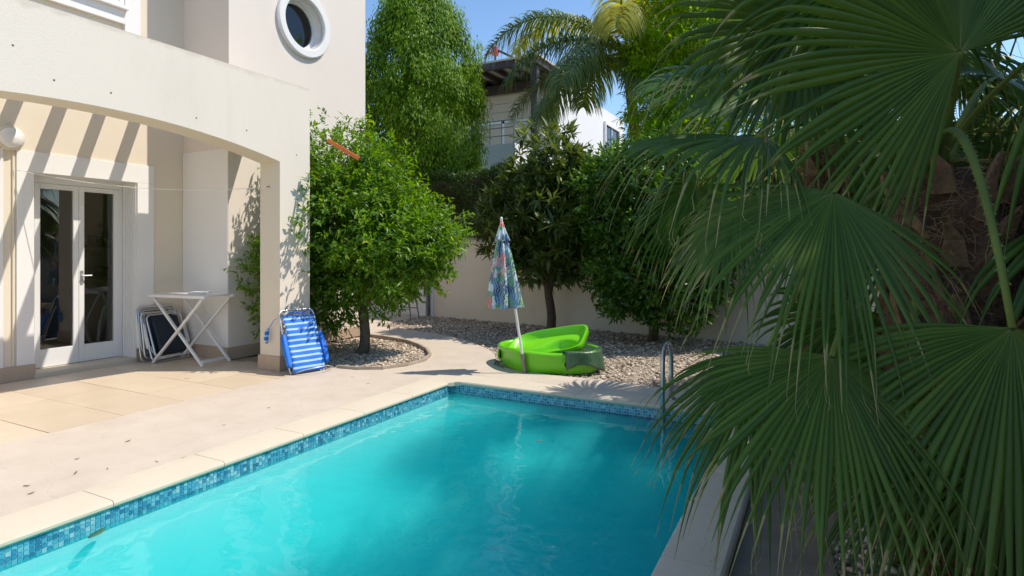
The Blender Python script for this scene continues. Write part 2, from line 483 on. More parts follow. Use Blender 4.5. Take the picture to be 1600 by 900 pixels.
# ------------------------------------------------------------------ mesh helpers
class MB:
    def __init__(s):
        s.v, s.f, s.m = [], [], []

    def face(s, idx, mi=0):
        s.f.append(tuple(idx))
        s.m.append(mi)

    def box(s, x0, x1, y0, y1, z0, z1, mi=0, mis=None):
        b = len(s.v)
        s.v += [(x0, y0, z0), (x1, y0, z0), (x1, y1, z0), (x0, y1, z0), (x0, y0, z1), (x1, y0, z1), (x1, y1, z1), (x0, y1, z1)]
        q = [(0, 3, 2, 1), (4, 5, 6, 7), (0, 1, 5, 4), (1, 2, 6, 5), (2, 3, 7, 6), (3, 0, 4, 7)]   # -z +z -y +x +y -x
        for k, a in enumerate(q):
            s.face([b + i for i in a], mis[k] if mis else mi)
        return s

    def bar(s, p, q, wd, th, up=(0, 0, 1), mi=0):
        """rectangular bar from p to q, wd across, th along 'up'"""
        p, q = Vector(p), Vector(q)
        d = (q - p).normalized()
        u = Vector(up)
        sd = d.cross(u)
        if sd.length < 1e-5:
            sd = d.cross(Vector((1, 0, 0)))
        sd.normalize()
        u = sd.cross(d).normalized()
        b = len(s.v)
        for c in (p, q):
            for a, e in ((-1, -1), (1, -1), (1, 1), (-1, 1)):
                s.v.append(tuple(c + sd * a * wd / 2 + u * e * th / 2))
        for a in [(3, 2, 1, 0), (4, 5, 6, 7), (0, 1, 5, 4), (1, 2, 6, 5), (2, 3, 7, 6), (3, 0, 4, 7)]:
            s.face([b + i for i in a], mi)
        return s

    def tube(s, pts, rad, n=8, mi=0, cap=True, flat=1.0):
        pts = [Vector(p) for p in pts]
        if not hasattr(rad, '__len__'):
            rad = [rad] * len(pts)
        b0 = len(s.v)
        ref = Vector((0, 0, 1))
        d0 = (pts[1] - pts[0]).normalized()
        if abs(d0.dot(ref)) > 0.9:
            ref = Vector((1, 0, 0))
        a = d0.cross(ref).normalized()
        for i, p in enumerate(pts):
            d = (pts[min(i + 1, len(pts) - 1)] - pts[max(i - 1, 0)]).normalized()
            a = (a - d * a.dot(d)).normalized()
            c = d.cross(a)
            for k in range(n):
                an = 2 * math.pi * k / n
                s.v.append(tuple(p + (a * math.cos(an) + c * math.sin(an) * flat) * rad[i]))
        for i in range(len(pts) - 1):
            for k in range(n):
                k2 = (k + 1) % n
                s.face([b0 + i * n + k, b0 + i * n + k2, b0 + (i + 1) * n + k2, b0 + (i + 1) * n + k], mi)
        if cap:
            s.face([b0 + k for k in range(n)][::-1], mi)
            s.face([b0 + (len(pts) - 1) * n + k for k in range(n)], mi)
        return s

    def lathe(s, prof, n=24, o=(0, 0, 0), mi=0, axis='z'):
        b = len(s.v)
        for r, z in prof:
            for k in range(n):
                an = 2 * math.pi * k / n
                x, y = r * math.cos(an), r * math.sin(an)
                if axis == 'z':
                    s.v.append((o[0] + x, o[1] + y, o[2] + z))
                else:
                    s.v.append((o[0] + z, o[1] + x, o[2] + y))
        for i in range(len(prof) - 1):
            for k in range(n):
                k2 = (k + 1) % n
                s.face([b + i * n + k, b + i * n + k2, b + (i + 1) * n + k2, b + (i + 1) * n + k], mi)
        return s

    def poly(s, pts, z, mi=0, th=0.0):
        """flat polygon (tessellated), optionally with a side skirt of depth th"""
        b = len(s.v)
        s.v += [(x, y, z) for x, y in pts]
        for tri in tessellate_polygon([[Vector((x, y, 0)) for x, y in pts]]):
            a, c, d = [Vector((*pts[i], 0)) for i in tri]
            if (c - a).cross(d - a).z < 0:
                tri = tri[::-1]
            s.face([b + i for i in tri], mi)
        if th:
            b2 = len(s.v)
            s.v += [(x, y, z - th) for x, y in pts]
            n = len(pts)
            for i in range(n):
                j = (i + 1) % n
                s.face([b + i, b2 + i, b2 + j, b + j], mi)
        return s

    def build(s, name, mats, parent=None, smooth=False, bevel=0, fixn=True):
        me = bpy.data.meshes.new(name)
        me.from_pydata(s.v, [], s.f)
        if not isinstance(mats, (list, tuple)):
            mats = [mats]
        for m in mats:
            me.materials.append(M[m] if isinstance(m, str) else m)
        if len(mats) > 1:
            me.polygons.foreach_set('material_index', s.m)
        if fixn:
            bm = bmesh.new()
            bm.from_mesh(me)
            bmesh.ops.recalc_face_normals(bm, faces=bm.faces)
            bm.to_mesh(me)
            bm.free()
        if smooth:
            me.polygons.foreach_set('use_smooth', [True] * len(me.polygons))
        me.update()
        return link(name, me, parent, bevel)


def link(name, me, parent=None, bevel=0):
    o = bpy.data.objects.new(name, me)
    C.objects.link(o)
    if parent:
        o.parent = parent
    if bevel:
        b = o.modifiers.new('bevel', 'BEVEL')
        b.width = bevel
        b.segments = 2
        b.limit_method = 'ANGLE'
        b.angle_limit = math.radians(40)
    return o


def smooth_by_angle(o, deg=40):
    me = o.data
    me.polygons.foreach_set('use_smooth', [True] * len(me.polygons))
    me.set_sharp_from_angle(angle=math.radians(deg))


def tag(o, label=None, cat=None, group=None, kind=None):
    for k, v in (('label', label), ('category', cat), ('group', group), ('kind', kind)):
        if v:
            o[k] = v
    return o


def empty(name, loc=(0, 0, 0), rz=0.0):
    o = bpy.data.objects.new(name, None)
    o.location = loc
    o.rotation_euler = (0, 0, rz)
    o.empty_display_size = 0.2
    C.objects.link(o)
    return o


def bez(p0, p1, p2, n=8):
    p0, p1, p2 = Vector(p0), Vector(p1), Vector(p2)
    return [(p0 * (1 - t) ** 2 + p1 * 2 * t * (1 - t) + p2 * t * t) for t in [i / (n - 1) for i in range(n)]]


def np_mesh(name, V, Fc, mt, parent=None, attr=None, smooth=False):
    """V (n,3), Fc (m,k) uniform faces"""
    me = bpy.data.meshes.new(name)
    k = Fc.shape[1]
    me.vertices.add(len(V))
    me.vertices.foreach_set('co', np.ascontiguousarray(V, dtype=np.float32).ravel())
    me.loops.add(Fc.size)
    me.loops.foreach_set('vertex_index', np.ascontiguousarray(Fc, dtype=np.int32).ravel())
    me.polygons.add(len(Fc))
    me.polygons.foreach_set('loop_start', np.arange(0, Fc.size, k, dtype=np.int32))
    if smooth:
        me.polygons.foreach_set('use_smooth', np.ones(len(Fc), dtype=bool))
    if attr is not None:
        a = me.attributes.new('rnd', 'FLOAT', 'POINT')
        a.data.foreach_set('value', np.ascontiguousarray(attr, dtype=np.float32))
    for m in (mt if isinstance(mt, (list, tuple)) else [mt]):
        me.materials.append(M[m] if isinstance(m, str) else m)
    me.update(calc_edges=True)
    me.validate()
    return link(name, me, parent)


def unit(a):
    return a / np.maximum(np.linalg.norm(a, axis=1, keepdims=True), 1e-9)


def leaf_arrays(P, D, N, L, W, rnd, fold=0.22, droop=0.12, split=0.45):
    """five-point folded leaves"""
    D = unit(D)
    S = unit(np.cross(D, N))
    N = np.cross(S, D)
    L = L[:, None]
    W = W[:, None]
    c = P + D * L * split - N * W * fold
    l = P + D * L * split + S * W * 0.5
    r = P + D * L * split - S * W * 0.5
    t = P + D * L - N * L * droop
    V = np.stack([P, l, r, c, t], 1).reshape(-1, 3)
    n = len(P)
    base = (np.arange(n) * 5)[:, None, None]
    Fc = (np.array([[0, 2, 3], [0, 3, 1], [3, 2, 4], [1, 3, 4]])[None] + base).reshape(-1, 3)
    return V, Fc, np.repeat(rnd, 5)


def rand_dirs(n):
    return unit(RNG.normal(size=(n, 3)))


def crown_sprigs(lobes, n, shell=0.55, jitter=0.12):
    """points + outward directions spread through ellipsoid lobes, biased to the outside"""
    vol = np.array([l[1][0] * l[1][1] * l[1][2] for l in lobes]) ** (2 / 3)
    which = RNG.choice(len(lobes), n, p=vol / vol.sum())
    cen = np.array([l[0] for l in lobes])[which]
    rad = np.array([l[1] for l in lobes])[which]
    d = rand_dirs(n)
    u = np.where(RNG.random(n) < shell, RNG.uniform(0.86, 1.08, n), RNG.random(n) ** 0.5)
    # lumpy outline
    lump = 1 + jitter * (np.sin(d[:, 0] * 5 + cen[:, 0] * 3) * np.cos(d[:, 1] * 6 + cen[:, 1]) + np.sin(d[:, 2] * 7 + 1.3))
    P = cen + d * rad * (u * lump)[:, None]
    return P, d


def foliage(name, lobes, n_sprig, per, leaf, mt, parent, up=0.35, hang=0.0, shell=0.55, spread=0.9, jitter=0.12, clip=None, tone=None, twig=0.10):
    P, d = crown_sprigs(lobes, n_sprig, shell, jitter)
    if clip is not None:
        k = clip(P)
        P, d = P[k], d[k]
    n = len(P)
    ax = unit(d + np.array([0, 0, up]) + RNG.normal(size=(n, 3)) * 0.45)
    PP = np.repeat(P, per, 0)
    AX = np.repeat(ax, per, 0)
    m = len(PP)
    frac = np.tile(np.linspace(0, 1, per), n)
    PP = PP + AX * (frac * twig)[:, None]
    D = unit(AX * (0.35 + 0.6 * frac[:, None]) + rand_dirs(m) * spread + np.array([0, 0, -hang]))
    N = unit(np.array([0.0, 0.0, 1.0]) + rand_dirs(m) * 0.7 + AX * 0.5)
    L = leaf[0] * RNG.uniform(0.65, 1.2, m)
    W = leaf[1] * RNG.uniform(0.75, 1.15, m)
    base = np.repeat(RNG.random(n), per)
    rnd = np.clip(base * 0.55 + RNG.random(m) * 0.42 + (0.12 * (frac - 0.5)), 0, 1)
    q = P * 2.6
    cl = np.sin(q[:, 0] * 1.3 + 1.7 * np.sin(q[:, 2])) * np.sin(q[:, 1] * 1.7 + q[:, 2]) + 0.5 * np.sin(q[:, 2] * 3.1 + q[:, 0] * 2.3)
    rnd = np.clip(rnd * 0.85 + 0.20 * np.repeat(cl, per), 0, 0.93)
    odd = RNG.random(m) < 0.025
    rnd = np.where(odd, 1.0, rnd)
    L = L * np.repeat(RNG.uniform(0.75, 1.2, n), per)
    V, Fc, a = leaf_arrays(PP, D, N, L, W, rnd)
    return np_mesh(name, V, Fc, mt, parent, a)


def limbs(mb, base, top, r0, r1, targets, rl=0.03, wob=0.04, n=10):
    base, top = Vector(base), Vector(top)
    pts, rr = [], []
    for i in range(7):
        t = i / 6
        p = base.lerp(top, t) + Vector((math.sin(t * 5 + base.x) * wob, math.cos(t * 4 + base.y) * wob, 0)) * (t > 0)
        pts.append(p)
        rr.append(r0 + (r1 - r0) * t + (0.35 * r0 if i == 0 else 0))
    mb.tube(pts, rr, n)
    for tg in targets:
        tg = Vector(tg)
        st = pts[4].lerp(pts[6], random.random())
        mid = st.lerp(tg, 0.5) + Vector((random.uniform(-.1, .1), random.uniform(-.1, .1), 0.12))
        c = bez(st, mid, tg, 6)
        mb.tube(c, [r1 * 0.75 * (1 - 0.8 * i / 5) + 0.004 for i in range(6)], 6)
        for k in range(4):
            q = c[random.randint(2, 5)]
            e = q + Vector((random.uniform(-1, 1), random.uniform(-1, 1), random.uniform(-.1, .9))).normalized() * random.uniform(.25, .5)
            mb.tube([q, q.lerp(e, .5) + Vector((0, 0, .03)), e], [rl * .45, rl * .3, rl * .12], 5)
    return pts


# ------------------------------------------------------------------ ground, deck, patio
PX0, PX1, PY0, PY1 = -3.50, -0.62, -3.0, 5.36      # pool opening
CW = 0.30                                           # coping width
g = MB()
B = 400
hx0, hx1, hy0, hy1 = PX0 - 0.12, PX1 + 0.12, PY0 - 0.12, PY1 + 0.12
for q in ([(-B, -B), (B, -B), (B, hy0), (-B, hy0)], [(-B, hy1), (B, hy1), (B, B), (-B, B)],
          [(-B, hy0), (hx0, hy0), (hx0, hy1), (-B, hy1)], [(hx1, hy0), (B, hy0), (B, hy1), (hx1, hy1)]):
    g.poly(q, -0.10)
tag(g.build('ground', 'soil'), kind='structure')

bed_edge = [(-5.25, 5.36), (-5.10, 5.33), (-4.82, 5.36), (-4.58, 5.50), (-4.45, 5.80), (-4.44, 6.15), (-4.60, 6.50), (-4.90, 6.84), (-5.25, 7.12), (-5.60, 7.33), (-6.00, 7.46), (-6.40, 7.54), (-6.72, 7.58)]
back_edge = [(1.6, 5.98), (0.2, 6.02), (-1.0, 6.08), (-1.6, 6.10), (-2.1, 6.16), (-2.6, 6.14), (-3.3, 6.20), (-3.55, 6.35), (-3.72, 6.72), (-3.95, 7.08), (-4.25, 7.38), (-4.75, 7.80), (-5.3, 8.12), (-5.85, 8.36), (-6.6, 8.52), (-7.35, 8.66), (-7.5, 9.6), (-7.5, 10.55)]
deck = MB()
deck.poly([(-5.25, -3.3), (PX0 - CW, -3.3), (PX0 - CW, PY1 + CW), (1.6, PY1 + CW)] + back_edge + [(-11, 10.9), (-11, 7.70), (-6.72, 7.70)] + bed_edge[::-1][1:], 0.0, th=0.1)
deck_o = tag(deck.build('pool_deck', 'deck'), kind='structure')
# low kerb round the planting bed
ed = MB()
ep = bed_edge[1:]
for a, b in zip(ep[:-1], ep[1:]):
    ed.bar((*a, 0.004), (*b, 0.004), 0.035, 0.06)
ed.build('bed_kerb', 'gravel_bed', deck_o)

patio = MB()
patio.poly([(-7.96, -3.3), (-5.252, -3.3), (-5.252, 5.36), (-6.74, 5.36), (-6.74, 5.08), (-7.96, 5.08)], -0.008)
patio_o = tag(patio.build('patio', 'grout'), kind='structure')
tile_meshes = []
TX, TY, GAP = 0.60, 0.545, 0.006
for mname in ('floor_tile', 'floor_tile2'):
    t = MB()
    x, y = TX / 2 - GAP / 2, TY / 2 - GAP / 2
    t.box(-x, x, -y, y, -0.02, 0)
    o = t.build('floor_tile', mname, patio_o)
    tile_meshes.append(o.data)
    bpy.data.objects.remove(o)


def tile_at(x0, x1, y0, y1):
    if abs(x1 - x0 - TX) < 1e-4 and abs(y1 - y0 - TY) < 1e-4:
        o = bpy.data.objects.new('floor_tile', random.choice(tile_meshes))
        C.objects.link(o)
    else:
        t = MB()
        t.box(-(x1 - x0) / 2 + GAP / 2, (x1 - x0) / 2 - GAP / 2, -(y1 - y0) / 2 + GAP / 2, (y1 - y0) / 2 - GAP / 2, -0.02, 0)
        o = t.build('floor_tile', random.choice(['floor_tile', 'floor_tile2']))
    o.location = ((x0 + x1) / 2, (y0 + y1) / 2, random.uniform(-0.001, 0.001))
    o.parent = patio_o


ys = [1.31 + TY * k for k in range(-7, 8)]
xs = [-5.25 - TX * k for k in range(0, 6)]
for k in range(len(xs) - 1):
    for j in range(len(ys) - 1):
        y0, y1, x0, x1 = ys[j], ys[j + 1], xs[k + 1], xs[k]
        lim = 5.355 if x0 > -6.7 else 5.06
        if y0 > lim - 0.05:
            continue
        x0 = max(x0, -7.93)
        if x1 - x0 < 0.05:
            continue
        tile_at(x0, x1, y0, min(y1, lim))

# right-hand path and planted ground
rp = MB()
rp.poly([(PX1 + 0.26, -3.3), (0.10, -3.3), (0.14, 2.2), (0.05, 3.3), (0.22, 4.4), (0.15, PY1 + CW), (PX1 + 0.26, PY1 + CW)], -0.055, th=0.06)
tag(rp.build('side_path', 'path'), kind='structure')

# gravel beds: dust sheet + pebbles
bed_poly = [(-6.735, 5.365)] + bed_edge + [(-6.735, 7.58)]
back_poly = back_edge + [(-7.5, 10.62), (6.5, 9.0), (6.5, 5.98)]
right_poly = [(0.10, -3.3), (6.5, -3.3), (6.5, 5.98), (1.6, 5.98), (1.6, PY1 + CW), (0.15, PY1 + CW), (0.22, 4.4), (0.05, 3.3), (0.14, 2.2)]
gb = MB()
gb.poly(bed_poly, -0.03)
gb.poly(back_poly, -0.03)
gb.poly(right_poly, -0.075)
tag(gb.build('gravel_ground', 'gravel_bed'), kind='structure')


def inside(px, py, poly):
    r = np.zeros(len(px), bool)
    n = len(poly)
    for i in range(n):
        x1, y1 = poly[i]
        x2, y2 = poly[(i + 1) % n]
        if y1 == y2:
            continue
        k = ((y1 > py) != (y2 > py)) & (px < (x2 - x1) * (py - y1) / (y2 - y1) + x1)
        r ^= k
    return r


_bm = bmesh.new()
bmesh.ops.create_icosphere(_bm, subdivisions=1, radius=1)
ICO_V = np.array([v.co[:] for v in _bm.verts])
ICO_F = np.array([[v.index for v in f.verts] for f in _bm.faces])
_bm.free()


def pebbles(name, poly, n, z, size, box, label):
    x = RNG.uniform(box[0], box[1], n)
    y = RNG.uniform(box[2], box[3], n)
    k = inside(x, y, poly)
    x, y = x[k], y[k]
    m = len(x)
    r = size * RNG.lognormal(0, 0.4, m)
    sc = RNG.uniform(0.7, 1.3, (m, 3)) * np.array([1, 1, 0.6]) * r[:, None]
    an = RNG.uniform(0, 6.28, m)
    v = ICO_V[None] * sc[:, None]
    v = v * (1 + RNG.normal(size=(m, len(ICO_V), 1)) * 0.12)
    ca, sa = np.cos(an)[:, None], np.sin(an)[:, None]
    V = np.stack([v[..., 0] * ca - v[..., 1] * sa + x[:, None], v[..., 0] * sa + v[..., 1] * ca + y[:, None],
                  v[..., 2] + (z + 0.25 * r + RNG.uniform(0, .012, m))[:, None]], -1).reshape(-1, 3)
    Fc = (ICO_F[None] + (np.arange(m) * len(ICO_V))[:, None, None]).reshape(-1, 3)
    o = np_mesh(name, V, Fc, 'pebble', None, np.repeat(RNG.random(m), len(ICO_V)), smooth=True)
    tag(o, label, 'gravel', None, 'stuff')


pebbles('gravel', bed_poly, 11000, -0.03, 0.0108, (-6.73, -4.4, 5.3, 7.6), 'pale gravel in the curved bed under the citrus tree')
pebbles('gravel', back_poly, 36000, -0.03, 0.0118, (-7.5, 2.4, 5.9, 10.6), 'pale gravel covering the bed along the back wall')
pebbles('gravel', right_poly, 9000, -0.075, 0.013, (0.0, 2.2, 2.0, 5.9), 'shaded gravel under the fan palms beside the pool')


# ------------------------------------------------------------------ pool
WZ = -0.114
basin = MB()
FL = -1.15
# walls and floor seen from inside
basin.box(PX0 - 0.25, PX0, PY0 - 0.25, PY1 + 0.25, FL - 0.2, -0.034)
basin.box(PX1, PX1 + 0.25, PY0 - 0.25, PY1 + 0.25, FL - 0.2, -0.034)
basin.box(PX0, PX1, PY1, PY1 + 0.25, FL - 0.2, -0.036)
basin.box(PX0, PX1, PY0 - 0.25, PY0, FL - 0.2, -0.057)
basin.box(PX0, PX1, PY0, PY1, FL - 0.2, FL)
# cove between wall and floor
for sx, xx in ((1, PX0), (-1, PX1)):
    b = len(basin.v)
    R = 0.22
    for k in range(7):
        a = k / 6 * math.pi / 2
        px_, pz_ = xx + sx * (R - R * math.cos(a) * 1.0 + 0.001), FL + R - R * math.sin(a) + 0.001
        basin.v += [(px_, PY0, pz_), (px_, PY1, pz_)]
    for k in range(6):
        basin.face([b + 2 * k, b + 2 * k + 1, b + 2 * k + 3, b + 2 * k + 2])
b = len(basin.v)
for k in range(7):
    a = k / 6 * math.pi / 2
    yy, zz = PY1 - (0.22 - 0.22 * math.cos(a)) - 0.001, FL + 0.22 - 0.22 * math.sin(a) + 0.001
    basin.v += [(PX0, yy, zz), (PX1, yy, zz)]
for k in range(6):
    basin.face([b + 2 * k, b + 2 * k + 1, b + 2 * k + 3, b + 2 * k + 2])
basin_o = tag(basin.build('pool_basin', 'pool'), kind='structure')

# mosaic band: grout backing, 300 nearest tiles one by one, the rest as one part
ms, pit, rows = 0.0214, 0.0252, 4
zt = -0.034
gm = MB()
gm.box(PX0 + 0.001, PX0 + 0.004, PY0, PY1, zt - rows * pit, zt)
gm.box(PX1 - 0.004, PX1 - 0.001, PY0, PY1, zt - rows * pit, zt)
gm.box(PX0 + 0.004, PX1 - 0.004, PY1 - 0.004, PY1 - 0.001, zt - rows * pit, zt)
gm.build('mosaic_grout', 'mosaic_grout', basin_o)
spots = []
ny = int((PY1 - PY0) / pit)
for j in range(ny):
    y = PY0 + (j + 0.5) * pit
    for r in range(rows):
        spots.append((PX0 + 0.004, y, zt - (r + 0.5) * pit, 0))
        spots.append((PX1 - 0.004, y, zt - (r + 0.5) * pit, 1))
for i in range(int((PX1 - PX0) / pit)):
    for r in range(rows):
        spots.append((PX0 + (i + 0.6) * pit, PY1 - 0.004, zt - (r + 0.5) * pit, 2))
near = [s for s in spots if s[3] == 0 and 1.42 < s[1] < 3.4 and s[2] > WZ - 0.004]
near.sort(key=lambda s: s[1])
near = near[:300]
ns = set(near)
tile_me = []
for i in range(5):
    t = MB()
    h = ms / 2
    t.box(0, 0.004, -h, h, -h, h)
    o = t.build('mosaic_tile', 'mosaic%d' % i)
    tile_me.append(o.data)
    bpy.data.objects.remove(o)
WT = [0, 0, 1, 1, 1, 2, 2, 3, 4]
for s in near:
    o = bpy.data.objects.new('mosaic_tile', tile_me[random.choice(WT)])
    o.location = s[:3]
    o.parent = basin_o
    C.objects.link(o)
rest = MB()
h = ms / 2
for s in spots:
    if s in ns or s[1] < 0.3:
        continue
    mi = random.choice(WT)
    if s[3] == 0:
        rest.box(s[0], s[0] + 0.004, s[1] - h, s[1] + h, s[2] - h, s[2] + h, mi)
    elif s[3] == 1:
        rest.box(s[0] - 0.004, s[0], s[1] - h, s[1] + h, s[2] - h, s[2] + h, mi)
    else:
        rest.box(s[0] - h, s[0] + h, s[1] - 0.004, s[1], s[2] - h, s[2] + h, mi)
tag(rest.build('mosaic_tiling', ['mosaic%d' % i for i in range(5)], basin_o, fixn=False), kind='stuff')

wt = MB()
wt.box(PX0 - 0.02, PX1 + 0.02, PY0 - 0.02, PY1 + 0.02, FL - 0.02, WZ)
tag(wt.build('pool_water', 'water'), kind='structure')


# coping stones with a rounded nose over the pool edge
def coping(p, q, inward, name='coping_stone', wd=CW, top=0.012, low=-0.10, parent=deck_o):
    p, q, iw = Vector((*p, 0)), Vector((*q, 0)), Vector((*inward, 0)).normalized()
    d = (q - p).normalized()
    p, q = p + d * 0.002, q - d * 0.002
    nose = 0.022
    prof = [(-wd, low), (-wd, top - 0.012), (-wd + 0.012, top)]
    for k in range(6):
        a = math.pi / 2 - k / 5 * math.pi
        prof.append((nose * 0.2 + nose * math.cos(a), top - nose + nose * math.sin(a)))
    prof += [(-0.06, top - 2 * nose), (-0.06, low)] if False else [(-0.03, top - 2 * nose), (-wd + 0.03, low)]
    m = MB()
    n = len(prof)
    for e in (p, q):
        for a, z in prof:
            m.v.append(tuple(e + iw * a + UP * z))
    for k in range(n):
        m.face([k, (k + 1) % n, n + (k + 1) % n, n + k])
    m.face(range(n))
    m.face(range(n, 2 * n))
    o = m.build(name, 'coping', parent)
    smooth_by_angle(o, 35)
    return o


yy = PY1 - 0.12
cl = []
while yy > -3:
    cl.append(yy)
    yy -= random.uniform(0.62, 0.72)
for a, b in zip(cl[1:], cl[:-1]):
    coping((PX0, a), (PX0, b), (1, 0))
xx = PX0 + 0.12
cl = []
while xx < PX1 - 0.1:
    cl.append(xx)
    xx += random.uniform(0.62, 0.72)
cl.append(PX1 + CW)
for a, b in zip(cl[:-1], cl[1:]):
    coping((b, PY1), (a, PY1), (0, -1))
# chamfered corner stone
ck = MB()
pts = [(PX0 - CW, PY1 - 0.122), (PX0 + 0.022, PY1 - 0.122), (PX0 + 0.06, PY1 - 0.06), (PX0 + 0.122, PY1 - 0.022), (PX0 + 0.122, PY1 + CW), (PX0 - CW, PY1 + CW)]
ck.poly(pts, 0.011, th=0.044)
ck.build('coping_stone', 'coping', deck_o, bevel=0.008)
yy = PY1 - 0.004
cl = [yy]
while yy > -3:
    yy -= random.uniform(0.62, 0.72)
    cl.append(yy)
for a, b in zip(cl[1:], cl[:-1]):
    coping((PX1, b), (PX1, a), (-1, 0), wd=0.255, low=-0.098)


# ------------------------------------------------------------------ the villa
villa = empty('villa', (-8.0, 4.0, 0))
tag(villa, 'cream rendered villa with arched terrace facade and round upper window', 'house')
VI = villa.matrix_world.copy()


def vpart(mb, name, mats, parent=None, **k):
    o = mb.build(name, mats, parent or villa, **k)
    o.location = Vector(o.location) - (Vector((-8.0, 4.0, 0)) if parent is None else Vector((0, 0, 0)))
    return o


XF, XB, XW, XD = -5.57, -5.90, -7.66, -7.95       # facade, its back, door wall, door
BLX, BLY0, BLY1 = -6.74, 5.08, 7.66               # block with the round window
ZP = 3.39                                         # parapet top
PIER0, PIER1 = 4.87, 5.325


def arch_z(y):
    return 2.66 - 0.22 * ((y - 2.94) / 1.93) ** 2


ar = MB()
YS = [1.01 + (PIER0 - 1.01) * i / 40 for i in range(41)]
b = len(ar.v)
for y in YS:
    z = arch_z(y)
    ar.v += [(XF, y, z), (XF, y, ZP), (XB, y, ZP), (XB, y, z)]
for i in range(40):
    for k, mi in ((0, 0), (1, 0), (2, 0), (3, 1)):
        k2 = (k + 1) % 4
        ar.face([b + 4 * i + k, b + 4 * i + k2, b + 4 * i + 4 + k2, b + 4 * i + 4 + k], mi)
ar.face([b + k for k in range(4)])
ar.face([b + 160 + k for k in range(4)])
o = vpart(ar, 'arched_facade', ['facade', 'beige'])
smooth_by_angle(o, 30)
for (y0, y1) in ((PIER0, PIER1), (0.55, 1.01)):
    pm = MB()
    e = 0.0
    pm.box(XB, XF, y0, y1, 0.0, ZP, mis=[0, 0, 1, 0, 1, 1])
    vpart(pm, 'pier', ['facade', 'beige'])
    pl = MB()
    pl.box(XB - 0.02, XF + 0.018, y0 - 0.02, y1 + 0.02, 0.001, 0.17)
    vpart(pl, 'plinth', 'plinth', bevel=0.004)
# cross beam from the pier back to the block
cb = MB()
cb.box(BLX - 0.0, XB, PIER0 + 0.01, PIER1 - 0.003, 2.78, ZP - 0.004)
vpart(cb, 'cross_beam', 'facade')
# pergola beams that throw the stripes on the door wall
for k in range(-7, 4):
    y = 3.66 + 0.4155 * k
    if k == 3:
        continue
    pb = MB()
    pb.box(XW, XB, y - 0.05, y + 0.05, 3.12, 3.28)
    vpart(pb, 'pergola_beam', 'pergola', bevel=0.006)

# door wall with its opening, and the floors above
OY0, OY1, OZ = 3.35, 4.46, 2.26
wl = MB()
wl.box(-8.2, XW, -3.2, OY0, 0, 7.2, mis=[0, 0, 0, 0, 1, 0])
wl.box(-8.2, XW, OY1, BLY0, 0, 7.2, mis=[0, 0, 1, 0, 0, 0])
wl.box(-8.2, XW, OY0, OY1, OZ, 7.2, mis=[1, 0, 0, 0, 0, 0])
vpart(wl, 'wall', ['beige', 'white'])
# block: solid body behind a front slab with the round hole
RY, RZ, RR = 6.32, 4.735, 0.37
bk = MB()
bk.box(-13.0, BLX - 0.32, BLY0 + 0.001, BLY1, 0, 7.2)
N = 64
y0, y1, z0, z1 = BLY0, BLY1, 0.0, 7.2
b = len(bk.v)
for k in range(N):
    a = 2 * math.pi * k / N
    ca, sa = math.cos(a), math.sin(a)
    s_ = min(((y1 - RY) / ca) if ca > 1e-6 else ((y0 - RY) / ca if ca < -1e-6 else 1e9), ((z1 - RZ) / sa) if sa > 1e-6 else ((z0 - RZ) / sa if sa < -1e-6 else 1e9))
    bk.v += [(BLX, RY + RR * ca, RZ + RR * sa), (BLX, RY + s_ * ca, RZ + s_ * sa), (BLX - 0.3, RY + RR * ca, RZ + RR * sa)]
for k in range(N):
    i, j = b + 3 * k, b + 3 * ((k + 1) % N)
    bk.face([i, i + 1, j + 1, j])
    bk.face([i, j, j + 2, i + 2], 1)
c0 = len(bk.v)   # corner fill triangles between successive rim points on different sides
crn = [(y1, z1), (y0, z1), (y0, z0), (y1, z0)]
for (cy_, cz_) in crn:
    an = math.atan2(cz_ - RZ, cy_ - RY) % (2 * math.pi)
    k = int(an / (2 * math.pi) * N)
    i, j = b + 3 * k + 1, b + 3 * ((k + 1) % N) + 1
    bk.v.append((BLX, cy_, cz_))
    bk.face([i, len(bk.v) - 1, j])
for (ya, yb, za, zb) in ((y0, y0, z0, z1), (y1, y1, z0, z1)):
    b = len(bk.v)
    bk.v += [(BLX, ya, za), (BLX - 0.32, ya, za), (BLX - 0.32, ya, zb), (BLX, ya, zb)]
    bk.face([b, b + 1, b + 2, b + 3], 0)
vpart(bk, 'wall', ['upper', 'white'])
# return wall of the recess: white below, beige above
rw = MB()
rw.box(-7.655, BLX - 0.004, BLY0 - 0.012, BLY0 - 0.001, 0, 2.72)
vpart(rw, 'white_panel', 'white')
# roof slab, kept simple above the frame
rf = MB()
rf.box(-13.2, BLX + 0.25, -3.4, BLY1 + 0.25, 7.2, 7.4)
vpart(rf, 'roof', 'facade')
# house body behind the room and side walls
bd = MB()
bd.box(-13.0, -8.2, -3.2, 2.2, 0, 7.2)
bd.box(-13.0, -8.2, 2.2, BLY0, 2.75, 7.2)
bd.box(-13.0, -12.0, 2.2, BLY0, 0, 2.75)
vpart(bd, 'wall', 'facade')
# room behind the glass door
rm = MB()
rm.box(-11.99, -8.201, 2.201, 2.25, 0.0, 2.74)
rm.box(-11.99, -8.201, BLY0 - 0.05, BLY0 - 0.002, 0.0, 2.74)
rm.box(-11.99, -11.9, 2.25, BLY0 - 0.05, 0.0, 2.74)
rm.box(-11.9, -8.201, 2.25, BLY0 - 0.05, 0.001, 0.02, 1)
for z in (1.0, 1.45):
    rm.box(-9.6, -8.7, 4.72, 5.02, z, z + 0.03, 1)
    rm.box(-9.4, -9.2, 4.78, 4.95, z + 0.03, z + 0.17, 1)
    rm.box(-9.05, -8.9, 4.78, 4.95, z + 0.03, z + 0.12, 1)
vpart(rm, 'room', ['room', 'room_dark'])
